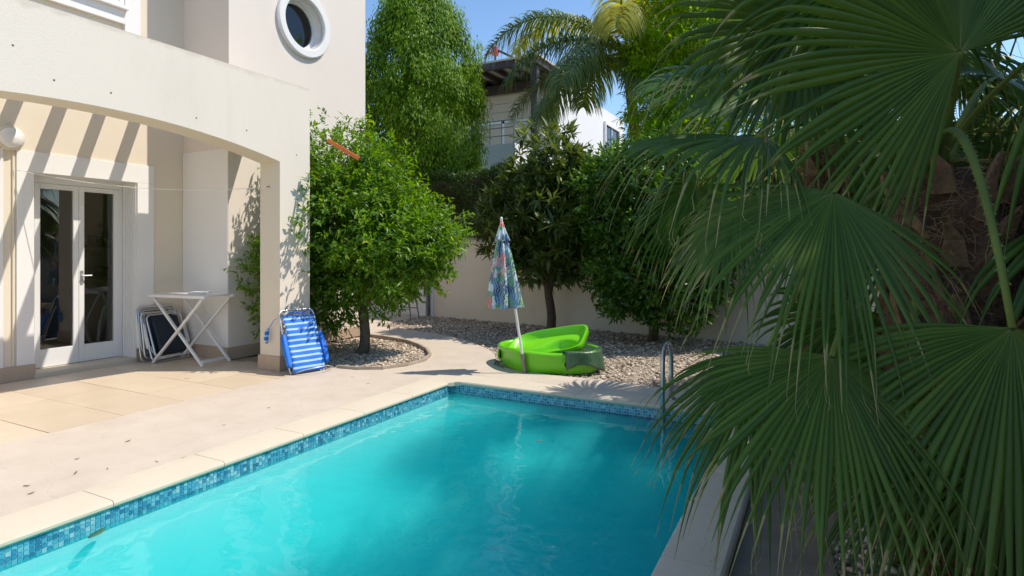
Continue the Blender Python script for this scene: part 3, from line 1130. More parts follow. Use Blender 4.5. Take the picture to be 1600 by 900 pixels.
# plinth along the walls
pl = MB()
pl.box(XW, XW + 0.022, -3.2, OY0 + 0.012, 0.001, 0.16)
pl.box(XW, XW + 0.022, OY1 - 0.012, BLY0 - 0.015, 0.001, 0.16)
pl.box(-7.63, BLX + 0.02, BLY0 - 0.036, BLY0 - 0.0125, 0.001, 0.159)
pl.box(BLX + 0.001, BLX + 0.02, BLY0 - 0.0125, BLY1, 0.001, 0.158)
vpart(pl, 'plinth', 'plinth', bevel=0.003)
# white surround of the door
for (ya, yb, za, zb) in ((3.19, OY0, 0.162, OZ), (OY1, 4.67, 0.162, OZ), (3.19, 4.67, OZ + 0.001, 2.49)):
    tm = MB()
    tm.box(XW + 0.001, XW + 0.016, ya, yb, za, zb)
    vpart(tm, 'door_surround', 'white', bevel=0.003)
tm = MB()
tm.box(XW + 0.001, XW + 0.016, 1.6, 3.075, 0.162, 2.49)
vpart(tm, 'door_surround', 'white', bevel=0.003)
# reveals get a white lining, with the shallow grooves of a folded shutter on the right
rv = MB()
rv.box(XD, XW - 0.002, OY1 - 0.014, OY1 - 0.001, 0.05, OZ)
for k in range(5):
    rv.box(XD + 0.03 + k * 0.05, XD + 0.062 + k * 0.05, OY1 - 0.022, OY1 - 0.0145, 0.10, OZ - 0.05)
vpart(rv, 'shutter', 'gloss_white', bevel=0.002)
ts = MB()
ts.box(XD - 0.2, XW + 0.03, OY0 + 0.002, OY1 - 0.015, 0.0, 0.05)
vpart(ts, 'threshold', 'coping', bevel=0.004)

# double glass door
DZ0, DZ1 = 0.052, 2.20
fr = MB()
fr.box(XD - 0.06, XD, OY0, OY0 + 0.13, DZ0, OZ)
fr.box(XD - 0.06, XD, 4.40, OY1 - 0.015, DZ0, OZ)
fr.box(XD - 0.06, XD, OY0 + 0.13, 4.40, DZ1 - 0.02, OZ)
door = vpart(fr, 'door', 'gloss_white', bevel=0.004)
DO = Vector((-8.0, 4.0, 0))
for (ya, yb) in ((3.482, 3.938), (3.942, 4.398)):
    lf = MB()
    st, x0, x1 = 0.058, XD - 0.05, XD + 0.008
    lf.box(x0, x1, ya, ya + st, DZ0 + 0.004, DZ1 - 0.022)
    lf.box(x0, x1, yb - st, yb, DZ0 + 0.004, DZ1 - 0.022)
    lf.box(x0, x1, ya + st, yb - st, DZ0 + 0.004, DZ0 + 0.21)
    lf.box(x0, x1, ya + st, yb - st, DZ1 - 0.08, DZ1 - 0.022)
    lf.build('door_leaf', 'gloss_white', door, bevel=0.003)
    gp = MB()
    gp.box(XD - 0.024, XD - 0.018, ya + st + 0.0005, yb - st - 0.0005, DZ0 + 0.2105, DZ1 - 0.0805)
    gp.build('pane', 'glass', door)
hd = MB()
hd.box(XD + 0.008, XD + 0.018, 3.955, 3.985, 1.0, 1.16)
hd.tube([(XD + 0.018, 3.97, 1.1), (XD + 0.05, 3.97, 1.1), (XD + 0.055, 4.06, 1.1)], 0.009, 8)
hd.build('door_handle', 'alu', door)

# upper window in the recess
uw = MB()
for (ya, yb, za, zb) in ((4.29, 4.48, 3.60, 6.3), (3.00, 4.29, 4.20, 4.36), (2.8, 3.0, 3.6, 6.3)):
    uw.box(XW + 0.001, XW + 0.05, ya, yb, za, zb)
win = vpart(uw, 'upper_window', 'white', bevel=0.003)
sm = MB()
sm.box(XW + 0.0505, XW + 0.11, 2.98, 4.31, 4.365, 4.40)
sm.box(XW + 0.001, XW + 0.0505, 3.0005, 4.2895, 4.3605, 4.40)
sm.build('sill', 'white', win, bevel=0.004)
fm = MB()
for (ya, yb, za, zb) in ((3.002, 3.06, 4.41, 6.3), (4.23, 4.288, 4.41, 6.3), (3.06, 4.23, 4.41, 4.47), (3.62, 3.67, 4.47, 6.3)):
    fm.box(XW + 0.001, XW + 0.04, ya, yb, za, zb)
fm.build('frame', 'gloss_white', win, bevel=0.003)
gp = MB()
gp.box(XW + 0.012, XW + 0.016, 3.06, 4.23, 4.47, 6.3)
gp.build('pane', 'glass', win)
cu = MB()
for k in range(26):
    cu.box(XW + 0.002, XW + 0.006 + 0.003 * (k % 2), 3.062 + k * 0.0449, 3.062 + (k + 1) * 0.0449, 4.472, 6.3)
cu.build('curtain', 'curtain', win)

# round window
rg = MB()
rg.lathe([(RR, -0.02), (RR, 0.045), (RR + 0.012, 0.06), (0.475, 0.06), (0.49, 0.048), (0.49, 0.001)], 64, (BLX, RY, RZ), axis='x')
rgo = vpart(rg, 'round_window', 'white')
smooth_by_angle(rgo, 35)
r2 = MB()
r2.lathe([(RR - 0.002, -0.19), (RR - 0.002, -0.14), (0.315, -0.14), (0.315, -0.19)], 64, (BLX, RY, RZ), axis='x')
o = r2.build('frame', 'gloss_white', rgo)
smooth_by_angle(o, 35)
r3 = MB()
r3.lathe([(0.001, -0.162), (0.316, -0.162), (0.316, -0.168), (0.001, -0.168)], 64, (BLX, RY, RZ), axis='x')
r3.build('pane', 'glass', rgo)
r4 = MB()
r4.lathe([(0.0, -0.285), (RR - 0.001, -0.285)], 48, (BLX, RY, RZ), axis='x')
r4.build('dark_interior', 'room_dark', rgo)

# plugged drill holes in the facade
for (hy_, hz_) in ((2.58, 2.80), (3.02, 2.80), (3.83, 2.74), (4.42, 2.72), (5.12, 2.55), (5.13, 2.02), (2.3, 3.0)):
    hm = MB()
    hm.lathe([(0.001, 0.0015), (0.008, 0.0015), (0.009, 0.0002)], 8, (XF, hy_, hz_), axis='x')
    vpart(hm, 'wall_plug', 'bark_grey')

# wall lamp (thing of its own) with its cable
lp = empty('wall_lamp', (XW, 3.13, 2.60))
tag(lp, 'round white bulkhead lamp on the wall left of the glass door', 'lamp')
m_ = MB()
m_.lathe([(0.0, 0.0), (0.13, 0.0), (0.13, 0.035), (0.115, 0.05)], 32, axis='x')
o = m_.build('base', 'beige', lp)
m_ = MB()
m_.lathe([(0.112, 0.05), (0.108, 0.075), (0.085, 0.10), (0.045, 0.117), (0.0, 0.122)], 32, axis='x')
o = m_.build('diffuser', 'plastic_white', lp, smooth=True)
m_ = MB()
m_.tube([(0.012, 0.03, -0.13), (0.012, 0.03, -2.43)], 0.009, 8)
m_.build('cable_conduit', 'beige', lp)

# washing line
m_ = MB()
pA, pB = Vector((XW + 0.03, 3.16, 2.27)), Vector((-5.74, PIER0 - 0.03, 2.15))
m_.tube([pA.lerp(pB, i / 20) - UP * 0.11 * (1 - (2 * i / 20 - 1) ** 2) for i in range(21)], 0.0035, 6)
wl_o = tag(m_.build('washing_line', 'plastic_white'), 'thin white washing line strung across the terrace to the pier', 'washing line')
m_ = MB()
m_.tube([(-5.74, PIER0 + 0.002, 2.155), (-5.74, PIER0 - 0.035, 2.155), (-5.74, PIER0 - 0.04, 2.145)], 0.005, 6)
m_.build('hook', 'grey_steel', wl_o)


# ------------------------------------------------------------------ things on the terrace
# folding table
tb = empty('folding_table', (-6.97, 4.73, 0), math.radians(6))
tag(tb, 'white folding table with crossed legs in the terrace corner', 'table')
TZ, hw, hd_ = 0.86, 0.47, 0.22
m_ = MB()
for k in range(8):
    x = -hw + k * (2 * hw / 8)
    m_.box(x + 0.003, x + 2 * hw / 8 - 0.003, -hd_ + 0.03, hd_ - 0.03, TZ - 0.014, TZ + 0.002)
m_.box(-hw, hw, -hd_ - 0.005, -hd_ + 0.029, TZ - 0.035, TZ)
m_.box(-hw, hw, hd_ - 0.029, hd_ + 0.005, TZ - 0.035, TZ)
m_.build('tabletop', 'plastic_white', tb, bevel=0.004)
for yy_ in (-hd_ + 0.02, hd_ - 0.02):
    s1 = 1 if yy_ < 0 else -1
    for sx in (-1, 1):
        y = yy_ + (0.017 if sx > 0 else -0.017)
        l = MB()
        l.bar((-sx * 0.43, y, TZ - 0.04), (sx * 0.40, y, 0.012), 0.028, 0.034, up=(0, 1, 0))
        l.build('leg', 'plastic_white', tb, bevel=0.006)
m_ = MB()
m_.bar((0.37, -hd_ + 0.05, 0.06), (0.37, hd_ - 0.05, 0.06), 0.02, 0.035)
m_.build('stretcher', 'plastic_white', tb, bevel=0.004)
m_ = MB()
m_.bar((-0.37, -hd_ + 0.05, 0.06), (-0.37, hd_ - 0.05, 0.06), 0.02, 0.035)
m_.build('stretcher', 'plastic_white', tb, bevel=0.004)
# papers lying on it
pp = MB()
pp.box(-0.11, 0.11, -0.07, 0.07, 0, 0.012)
pp.box(-0.10, 0.12, -0.06, 0.075, 0.0125, 0.02)
po = tag(pp.build('paper_stack', 'gloss_white'), 'thin white stack of paper on the folding table', 'paper')
po.location = (-6.95, 4.82, TZ + 0.004)
po.rotation_euler = (0, 0, 0.3)


def rounded_loop(wd, z0, z1, r, y=0.0, n=5):
    pts = []
    for (cx, cz, a0) in ((wd - r, z1 - r, 0), (-wd + r, z1 - r, 90), (-wd + r, z0 + r, 180), (wd - r, z0 + r, 270)):
        for k in range(n):
            a = math.radians(a0 + 90 * k / (n - 1))
            pts.append(Vector((cx + r * math.cos(a), y, cz + r * math.sin(a))))
    pts.append(pts[0].copy())
    return pts


def frame_matrix(origin, xdir, zdir):
    x = Vector(xdir).normalized()
    z = Vector(zdir)
    z = (z - x * z.dot(x)).normalized()
    y = z.cross(x)
    m = Matrix((x, y, z)).transposed().to_4x4()
    m.translation = Vector(origin)
    return m


def folded_chair(origin, zdir, label, sling=True, xdir=(0, 1, 0)):
    e = empty('folded_chair')
    e.matrix_world = frame_matrix(origin, xdir, zdir)
    tag(e, label, 'chair', 'folded chairs leaning in the terrace corner')
    m = MB()
    m.tube(rounded_loop(0.25, 0.0, 0.68, 0.07, 0.0), 0.012, 8, cap=False)
    m.build('back_frame', 'alu', e, smooth=True)
    m = MB()
    m.tube(rounded_loop(0.225, 0.03, 0.60, 0.06, -0.045), 0.011, 8, cap=False)
    m.build('seat_frame', 'alu', e, smooth=True)
    m = MB()
    m.tube(rounded_loop(0.20, 0.10, 0.66, 0.06, 0.04), 0.011, 8, cap=False)
    m.build('leg', 'alu', e, smooth=True)
    for s in (-1, 1):
        m = MB()
        m.box(s * 0.262 - 0.014, s * 0.262 + 0.014, -0.03, 0.02, 0.18, 0.50)
        m.build('armrest', 'plastic_white', e, bevel=0.006)
    if sling:
        m = MB()
        n = 8
        for i in range(n + 1):
            for j in range(7):
                u, v = i / n, j / 6
                m.v.append((-0.17 + 0.34 * u, -0.052 - 0.012 * math.sin(math.pi * v), 0.07 + 0.50 * v))
        for i in range(n):
            for j in range(6):
                a = i * 7 + j
                m.face([a, a + 7, a + 8, a + 1])
        o = m.build('sling', 'navy', e, smooth=True)
        so_ = o.modifiers.new('thick', 'SOLIDIFY')
        so_.thickness = 0.006
    return e


folded_chair((-7.36, 4.73, 0.012), (-0.26, 0.02, 0.62), 'folded aluminium chair with navy sling leaning behind the table')
folded_chair((-7.50, 4.67, 0.012), (-0.115, -0.01, 0.66), 'folded aluminium chair against the wall behind another folded chair', True)

# blue beach chair against the pier
bc = empty('beach_chair')
bc.matrix_world = frame_matrix((-5.20, 4.965, 0.02), (0.25, 0.97, 0), (-0.285, 0.0, 0.66))
tag(bc, 'blue and white striped folding beach chair leaning on the pier', 'chair')
m_ = MB()
m_.tube(rounded_loop(0.215, 0.08, 0.75, 0.06, 0.022), 0.011, 8, cap=False)
m_.build('back_frame', 'alu', bc, smooth=True)
m_ = MB()
m_.tube(rounded_loop(0.20, -0.01, 0.60, 0.05, 0.055), 0.011, 8, cap=False)
m_.build('leg_frame', 'alu', bc, smooth=True)
m_ = MB()
n = 10
for j in range(25):
    v = j / 24
    sag = -0.012 - 0.014 * abs(math.sin(math.pi * v * 2))
    for i in range(n + 1):
        u = i / n
        wv = 0.004 * math.sin(u * 9 + v * 14)
        m_.v.append((-0.195 + 0.39 * u, sag + wv, 0.0 + 0.67 * v))
for j in range(24):
    for i in range(n):
        a = j * (n + 1) + i
        m_.face([a, a + 1, a + n + 2, a + n + 1])
o = m_.build('sling', 'stripes', bc, smooth=True)
o.modifiers.new('thick', 'SOLIDIFY').thickness = 0.004
for s in (-1, 1):
    m_ = MB()
    prof = [(0.0, 0.10), (0.03, 0.06), (0.05, 0.10), (0.055, 0.30), (0.045, 0.43), (0.02, 0.47), (0.0, 0.44)]
    nb = len(prof)
    for yv in (-0.05, 0.012):
        for a, z in prof:
            m_.v.append((s * (0.205 + a), yv + (0.02 if z > .4 else 0), z))
    m_.face(range(nb))
    m_.face(range(nb, 2 * nb))
    for k in range(nb):
        m_.face([k, (k + 1) % nb, nb + (k + 1) % nb, nb + k])
    m_.build('armrest', 'blue', bc, bevel=0.008)
m_ = MB()
m_.tube([(-0.19, 0.0, 0.66), (-0.10, -0.02, 0.71), (0.06, -0.015, 0.695), (0.16, 0.0, 0.735), (0.19, 0.02, 0.66)], 0.008, 6)
m_.build('carry_strap', 'blue', bc, smooth=True)
m_ = MB()
m_.tube([(-0.20, 0.05, 0.0), (-0.12, -0.12, -0.0), (0.14, -0.17, 0.0), (0.27, -0.06, 0.0), (0.22, 0.05, 0.0)], 0.006, 6)
m_.build('foot_bar', 'alu', bc, smooth=True)
# small cushion strap bundle hanging at the pier corner
hc = empty('hanging_pouch', (-5.70, PIER0 - 0.045, 0.42))
m_ = MB()
m_.tube([(-0.03, 0, -0.10), (-0.035, -0.01, -0.04), (-0.02, -0.005, 0.05), (0.0, 0, 0.07)], [0.02, 0.032, 0.03, 0.012], 8, flat=0.6)
m_.build('pouch', 'stripes', hc, smooth=True)
tag(hc, 'small blue and white rolled pouch at the pier corner', 'pouch')
m_ = MB()
m_.tube([(0.0, 0, 0.068), (0.04, 0.0, 0.12), (0.10, -0.01, 0.18), (0.15, -0.012, 0.20)], 0.004, 5)
m_.build('cord', 'blue', hc)

# ------------------------------------------------------------------ umbrella, tub, ladder
ub = Vector((-2.99, 6.09, 0.0))
ut = Vector((-3.235, 5.97, 1.76))
um = empty('beach_umbrella', ub)
tag(um, 'closed beach umbrella with tropical print leaning over the green tub', 'umbrella')
L = ut - ub
m_ = MB()
m_.tube([Vector((0, 0, 0.0)), L * 0.5], 0.0155, 10)
m_.tube([L * 0.49, L * 0.985], 0.0125, 10)
m_.build('pole', 'plastic_white', um, smooth=False)
m_ = MB()
m_.tube([L * -0.004, L * 0.10, L * 0.125], [0.022, 0.026, 0.024], 10)
m_.build('ground_holder', 'grey_steel', um)
m_ = MB()
m_.lathe([(0.0, 0.03), (0.012, 0.028), (0.016, 0.012), (0.014, -0.02)], 12, tuple(L))
m_.build('finial', 'plastic_white', um, smooth=True)
cbx = atd(790, 480, 6.83) - ub            # bottom centre of the hanging cloth


def canopy(levels, name, ph, n=72, ribs=8):
    m = MB()
    for (t, r, fold) in levels:
        c = L.lerp(cbx, t)
        for k in range(n):
            a = 2 * math.pi * k / n
            f = 1 + fold * math.cos(ribs * a + ph + 2.2 * t) + 0.35 * fold * math.sin(3 * a + 5 * t)
            r_ = r * 0.86
            m.v.append((c.x + r_ * f * math.cos(a), c.y + r_ * f * math.sin(a), c.z + 0.012 * fold * math.cos(ribs * a) * (t > .9)))
    for i in range(len(levels) - 1):
        for k in range(n):
            m.face([i * n + k, i * n + (k + 1) % n, (i + 1) * n + (k + 1) % n, (i + 1) * n + k])
    o = m.build(name, 'floral', um, smooth=True)
    o.modifiers.new('thick', 'SOLIDIFY').thickness = 0.003
    return o


canopy([(0.0, 0.012, 0), (0.08, 0.035, .1), (0.16, 0.062, .16), (0.23, 0.088, .2), (0.245, 0.092, .2)], 'vent_cap', 0.4)
canopy([(0.05, 0.015, 0), (0.15, 0.045, .1), (0.25, 0.072, .16), (0.4, 0.10, .22), (0.55, 0.13, .24), (0.7, 0.155, .25), (0.85, 0.18, .25), (0.95, 0.195, .25), (0.99, 0.203, .26), (1.0, 0.203, .26)], 'canopy', 1.0)

# lime green tub, peanut outline
tc_ = Vector((-2.94, 6.61, 0))
tub = empty('sand_tub', tc_, math.radians(-6))
tag(tub, 'lime green plastic sand tub on the gravel behind the pool', 'sand tub')


def tub_r(a):
    rx, ry = 0.645, 0.47
    r = 1 / math.sqrt((math.cos(a) / rx) ** 2 + (math.sin(a) / ry) ** 2)
    return r * (1 + 0.045 * math.cos(4 * a + 0.5) - 0.05 * math.cos(2 * a) * 0.2)


def ring_mesh(prof, n=72, rf=tub_r, wob=0.0):
    m = MB()
    for off, z in prof:
        for k in range(n):
            a = 2 * math.pi * k / n
            r = rf(a) + off
            m.v.append((r * math.cos(a), r * math.sin(a), z + wob * math.sin(3 * a + 0.6) * (z > 0.1)))
    for i in range(len(prof) - 1):
        for k in range(n):
            m.face([i * n + k, i * n + (k + 1) % n, (i + 1) * n + (k + 1) % n, (i + 1) * n + k])
    return m


m_ = ring_mesh([(-0.62, 0.02), (-0.12, 0.015), (-0.075, 0.03), (-0.045, 0.20), (-0.04, 0.235), (-0.02, 0.248), (0.015, 0.243), (0.028, 0.225), (0.022, 0.205), (0.0, 0.20), (-0.012, 0.05), (-0.03, 0.0), (-0.60, -0.005)], wob=0.012)
o = m_.build('shell', 'lime', tub)
smooth_by_angle(o, 50)
for a in (math.radians(-160), math.radians(-34)):
    m_ = MB()
    r = tub_r(a)
    p = Vector((r * math.cos(a), r * math.sin(a), 0.12))
    nrm = Vector((math.cos(a), math.sin(a) * 1.3, 0)).normalized()
    sd = Vector((-nrm.y, nrm.x, 0))
    pts = [p + nrm * 0.006 + sd * 0.075 * math.cos(t) + UP * 0.05 * math.sin(t) for t in [i / 16 * 2 * math.pi for i in range(17)]]
    m_.tube(pts, 0.014, 6, cap=False)
    m_.face([])if False else None
    m_.build('handle_rim', 'lime', tub, smooth=True)
    m_ = MB()
    b0 = [p + nrm * 0.004 + sd * 0.065 * math.cos(t) + UP * 0.042 * math.sin(t) for t in [i / 16 * 2 * math.pi for i in range(16)]]
    m_.v += [tuple(q) for q in b0]
    m_.face(range(16))
    m_.build('handle_shade_face', 'dark_green_cover', tub)  # flat dark face; the shade of the hand hollow is put into its colour

# its other half, tipped inside
lid = empty('tub_lid')
lm = frame_matrix(tc_ + Vector((-0.02, 0.05, 0.24)), (0.97, 0.1, 0.19), (-0.14, -0.34, 0.92))
lid.matrix_world = lm
tag(lid, 'bright lime green moulded lid tipped inside the sand tub', 'tub lid')


def lid_r(a):
    rx, ry = 0.50, 0.335
    e = 3.2 + 2.2 * max(0.0, math.cos(a))
    return (abs(math.cos(a) / rx) ** e + abs(math.sin(a) / ry) ** e) ** (-1 / e)


m_ = MB()
nr, na = 26, 96
for i in range(nr + 1):
    for k in range(na):
        a = 2 * math.pi * k / na
        f = i / nr
        r = lid_r(a) * f
        x, y = r * math.cos(a), r * math.sin(a)
        s = y - 0.03 - 0.085 * math.sin(x * 8.5 + 0.4)            # winding channel
        z = 0.10 * (1 / (1 + math.exp(-s * 70))) - 0.115
        if f > 0.80:
            z = z + (f - 0.80) / 0.20 * (0.07 - z) * 1.0
        if f > 0.93:
            z = 0.07
        m_.v.append((x, y, z))
for i in range(nr):
    for k in range(na):
        m_.face([i * na + k, i * na + (k + 1) % na, (i + 1) * na + (k + 1) % na, (i + 1) * na + k])
b = len(m_.v)
for k in range(na):
    a = 2 * math.pi * k / na
    r = lid_r(a) * 1.005
    m_.v.append((r * math.cos(a), r * math.sin(a), 0.0))
for k in range(na):
    m_.face([nr * na + k, nr * na + (k + 1) % na, b + (k + 1) % na, b + k])
o = m_.build('moulded_shell', 'lime_bright', lid)
smooth_by_angle(o, 40)
sm_ = o.modifiers.new('thick', 'SOLIDIFY')
sm_.thickness = 0.012

# dark sheet over the right end of the tub
m_ = MB()
cols, rws = 34, 12
tm_ = tub.matrix_basis.copy() if False else None
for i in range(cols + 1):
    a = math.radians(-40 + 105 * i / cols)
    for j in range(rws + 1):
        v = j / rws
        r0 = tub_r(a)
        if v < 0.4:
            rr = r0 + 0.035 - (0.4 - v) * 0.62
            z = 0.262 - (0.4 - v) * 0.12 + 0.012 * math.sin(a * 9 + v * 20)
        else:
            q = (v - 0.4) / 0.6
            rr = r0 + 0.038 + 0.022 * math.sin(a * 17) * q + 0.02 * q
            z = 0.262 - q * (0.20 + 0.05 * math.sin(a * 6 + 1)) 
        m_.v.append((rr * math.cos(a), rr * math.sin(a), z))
for i in range(cols):
    for j in range(rws):
        a = i * (rws + 1) + j
        m_.face([a, a + rws + 1, a + rws + 2, a + 1])
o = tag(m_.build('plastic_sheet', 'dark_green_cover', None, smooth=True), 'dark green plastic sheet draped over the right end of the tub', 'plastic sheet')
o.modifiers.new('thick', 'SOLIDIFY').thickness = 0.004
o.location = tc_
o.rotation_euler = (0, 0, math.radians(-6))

# pool ladder
ld = empty('pool_ladder', (-0.98, PY1, 0))
tag(ld, 'stainless steel pool ladder with two looped handrails at the far edge', 'ladder')
for s in (-1, 1):
    m_ = MB()
    x = s * 0.25
    pts = [(x, -0.09, -1.1), (x, -0.09, 0.25)] + [(x, 0.08 - 0.17 * math.cos(math.radians(a)), 0.40 + 0.16 * math.sin(math.radians(a))) for a in range(0, 181, 20)] + [(x, 0.25, 0.25), (x, 0.25, 0.004)]
    m_.tube(pts, 0.021, 12)
    m_.build('handrail', 'chrome', ld, smooth=True)
    m_ = MB()
    m_.lathe([(0.0, 0.03), (0.024, 0.03), (0.045, 0.016), (0.045, 0.0)], 16, (x, 0.25, 0.013))
    m_.build('flange', 'chrome', ld, smooth=True)
for z in (-0.22, -0.47, -0.72):
    m_ = MB()
    m_.box(-0.24, 0.24, -0.125, -0.055, z - 0.015, z + 0.015)
    m_.build('tread', 'chrome', ld, bevel=0.008)

# orange picking stick caught in the citrus crown
pA, pB = atd(512, 219, 7.15), atd(561, 248, 6.95)
m_ = MB()
m_.bar((0, 0, 0), pB - pA, 0.018, 0.045)
m_.bar((pB - pA) * 0.5 + Vector((0, -0.012, -0.05)), (pB - pA) * 0.54 + Vector((0, -0.012, 0.03)), 0.012, 0.014)
o = tag(m_.build('orange_stick', 'orange', None, bevel=0.004), 'orange flat stick caught in the top of the citrus tree', 'stick')
o.location = pA

# steel trestle stool in the side passage
pS = atd(627, 489, 12.4)
pS.z = 0
sg = empty('steel_trestle', pS, 0.2)
tag(sg, 'grey steel trestle stool beside the white wall in the passage', 'trestle')
m_ = MB()
m_.box(-0.26, 0.26, -0.17, 0.17, 0.66, 0.70)
m_.build('top', 'grey_steel', sg, bevel=0.006)
for sx in (-1, 1):
    for sy in (-1, 1):
        m_ = MB()
        m_.tube([(sx * 0.22, sy * 0.13, 0.66), (sx * 0.31, sy * 0.2, 0.0)], 0.014, 8)
        m_.build('leg', 'grey_steel', sg)
for sy in (-1, 1):
    m_ = MB()
    m_.tube([(-0.285, sy * 0.18, 0.2), (0.285, sy * 0.18, 0.2)], 0.01, 6)
    m_.build('stretcher', 'grey_steel', sg)


# ------------------------------------------------------------------ garden wall, hedge
def wally(x):                # front face of the back wall
    return 10.02 - 0.129 * (x + 3.0)


gw = MB()
for (x0, x1, z1, off) in ((-7.42, 7.0, 1.75, 0.0),):
    b = len(gw.v)
    gw.v += [(x0, wally(x0), -0.1), (x1, wally(x1), -0.1), (x1, wally(x1) + 0.2, -0.1), (x0, wally(x0) + 0.2, -0.1),
             (x0, wally(x0), z1), (x1, wally(x1), z1), (x1, wally(x1) + 0.2, z1), (x0, wally(x0) + 0.2, z1)]
    for a in [(0, 3, 2, 1), (4, 5, 6, 7), (0, 1, 5, 4), (1, 2, 6, 5), (2, 3, 7, 6), (3, 0, 4, 7)]:
        gw.face([b + i for i in a])
tag(gw.build('garden_wall', 'wall'), 'long beige rendered garden wall behind the trees', 'wall')
sw = MB()
sw.box(-12.0, -7.80, 10.95, 11.15, -0.1, 1.9)
sw.box(-7.80, -7.55, 10.50, 11.15, -0.1, 1.9)
swo = tag(sw.build('passage_wall', 'white'), 'white wall and pillar closing the side passage left of the drainpipe', 'wall')
dp = MB()
dp.tube([(-7.49, 10.53, 0.0), (-7.49, 10.53, 1.85)], 0.035, 10)
dp.box(-7.53, -7.43, 10.47, 10.58, 1.05, 1.7)
tag(dp.build('drainpipe', 'bark_grey'), 'brown drainpipe running down the wall beside the passage', 'pipe')
rw_ = MB()
rw_.box(6.0, 6.2, -3.3, 8.85, -0.1, 1.8)
tag(rw_.build('boundary_wall', 'wall'), 'beige boundary wall on the right behind the palms', 'wall')

hg = empty('hedge', (-3.0, 10.5, 1.75))
tag(hg, 'clipped dark green hedge along the top of the garden wall', 'hedge')
m_ = MB()
HX0, HX1 = -10.0, 3.2
b = len(m_.v)
for x in (HX0, HX1):
    for (dy, z) in ((0.02, 1.72), (0.02, 2.92), (0.75, 2.92), (0.75, 1.72)):
        m_.v.append((x + 3.0, wally(x) + dy - 10.5 + 0.08, z - 1.75))
for k in range(4):
    m_.face([k, (k + 1) % 4, 4 + (k + 1) % 4, 4 + k])
m_.face([0, 1, 2, 3])
m_.face([4, 5, 6, 7])
m_.build('branches', 'bark', hg)
n = 52000
xx = RNG.uniform(HX0, HX1, n)
top = RNG.random(n) < 0.3
dep = np.abs(RNG.normal(0, 0.07, n))
lump = 0.05 * np.sin(xx * 3.1) + 0.04 * np.sin(xx * 7.7 + 1)
zz = np.where(top, 3.06 + lump - dep * 0.8, RNG.uniform(1.66, 3.05, n) + lump * 0.3)
yo = np.where(top, RNG.uniform(-0.06, 0.8, n), -0.10 + dep + 0.05 * np.sin(xx * 5 + zz * 4))
low = (~top) & (zz < 1.80)
zz = np.where(low, zz - RNG.random(n) * 0.06, zz)
P = np.stack([xx + 3.0, 10.02 - 0.129 * (xx + 3.0) + yo - 10.5, zz - 1.75], 1)
D = unit(np.where(top[:, None], np.array([0, 0, 1.0]), np.array([0, -1.0, 0.2])) + rand_dirs(n) * 0.9)
rn = np.clip(RNG.random(n) * 0.88 + np.where(top & (np.sin(xx * 1.3 + 0.5) > 0.1), RNG.random(n) * 0.25, 0), 0, 1)
V, Fc, a = leaf_arrays(P, D, unit(rand_dirs(n) + UP), RNG.uniform(0.045, 0.085, n), RNG.uniform(0.02, 0.04, n), rn)
np_mesh('foliage', V, Fc, 'l_hedge', hg, a)


# ------------------------------------------------------------------ broadleaf trees
def tree(name, label, base, bark, trunk_top, r0, r1, lobes, crown_args, extra=None, group=None):
    e = empty(name, base)
    tag(e, label, 'tree', group)
    b0 = Vector(base)
    L = [(tuple(Vector(c) - b0), r) for c, r in lobes]
    m = MB()
    limbs(m, (0, 0, -0.06), Vector(trunk_top) - b0, r0, r1, [tuple(Vector(c)) for c, r in L] + [tuple(Vector(c) + Vector((random.uniform(-.5, .5) * r[0], random.uniform(-.5, .5) * r[1], random.uniform(0, .5) * r[2]))) for c, r in L])
    m.build('trunk', bark, e, smooth=True)
    for kw in crown_args:
        kw = dict(kw)
        foliage('crown', kw.pop('lobes', L), kw.pop('n'), kw.pop('per'), kw.pop('leaf'), kw.pop('mat'), e, **kw)
    return e


def pl3(x, y, d):
    return tuple(atd(x, y, d))


b_ = (-5.64, 6.31, -0.02)
tree('citrus_tree', 'leafy bright green citrus tree in the curved gravel bed', b_, 'bark_grey', (-5.56, 6.35, 0.95), 0.075, 0.06,
     [((-5.50, 6.35, 1.68), (0.92, 0.95, 0.85)), ((-6.0, 6.30, 2.40), (0.66, 0.75, 0.62)), ((-5.00, 6.45, 1.42), (0.60, 0.65, 0.52)),
      ((-5.70, 6.25, 2.10), (0.74, 0.8, 0.66)), ((-6.05, 6.0, 1.3), (0.52, 0.75, 0.75)), ((-5.15, 6.15, 1.30), (0.62, 0.55, 0.40)), ((-5.95, 5.95, 0.85), (0.4, 0.35, 0.40)), ((-6.40, 5.45, 0.98), (0.28, 0.30, 0.48)), ((-4.72, 6.5, 1.50), (0.36, 0.5, 0.34))],
     [dict(n=6200, per=8, leaf=(0.088, 0.035), mat='l_citrus', up=0.3, hang=0.25, twig=0.16, shell=0.6, jitter=0.2)])

b_ = (-4.17, 9.41, -0.03)
tree('loquat_tree', 'loquat tree with long dark leaves in front of the garden wall', b_, 'bark', (-4.10, 9.36, 0.95), 0.085, 0.065,
     [((-4.3, 9.3, 2.0), (0.85, 0.75, 0.85)), ((-4.15, 9.35, 2.85), (0.62, 0.6, 0.62)), ((-4.85, 9.1, 1.85), (0.55, 0.5, 0.55)), ((-3.7, 9.3, 1.9), (0.6, 0.6, 0.75)), ((-4.15, 9.2, 1.35), (0.7, 0.6, 0.4))],
     [dict(n=590, per=13, leaf=(0.24, 0.062), mat='l_loquat', up=0.5, hang=0.15, twig=0.05, shell=0.7, spread=1.0),
      dict(n=70, per=9, leaf=(0.20, 0.05), mat='l_loquat_new', up=1.2, hang=-0.2, twig=0.05, shell=1.0, spread=0.8, clip=lambda P: P[:, 2] > 1.5)])

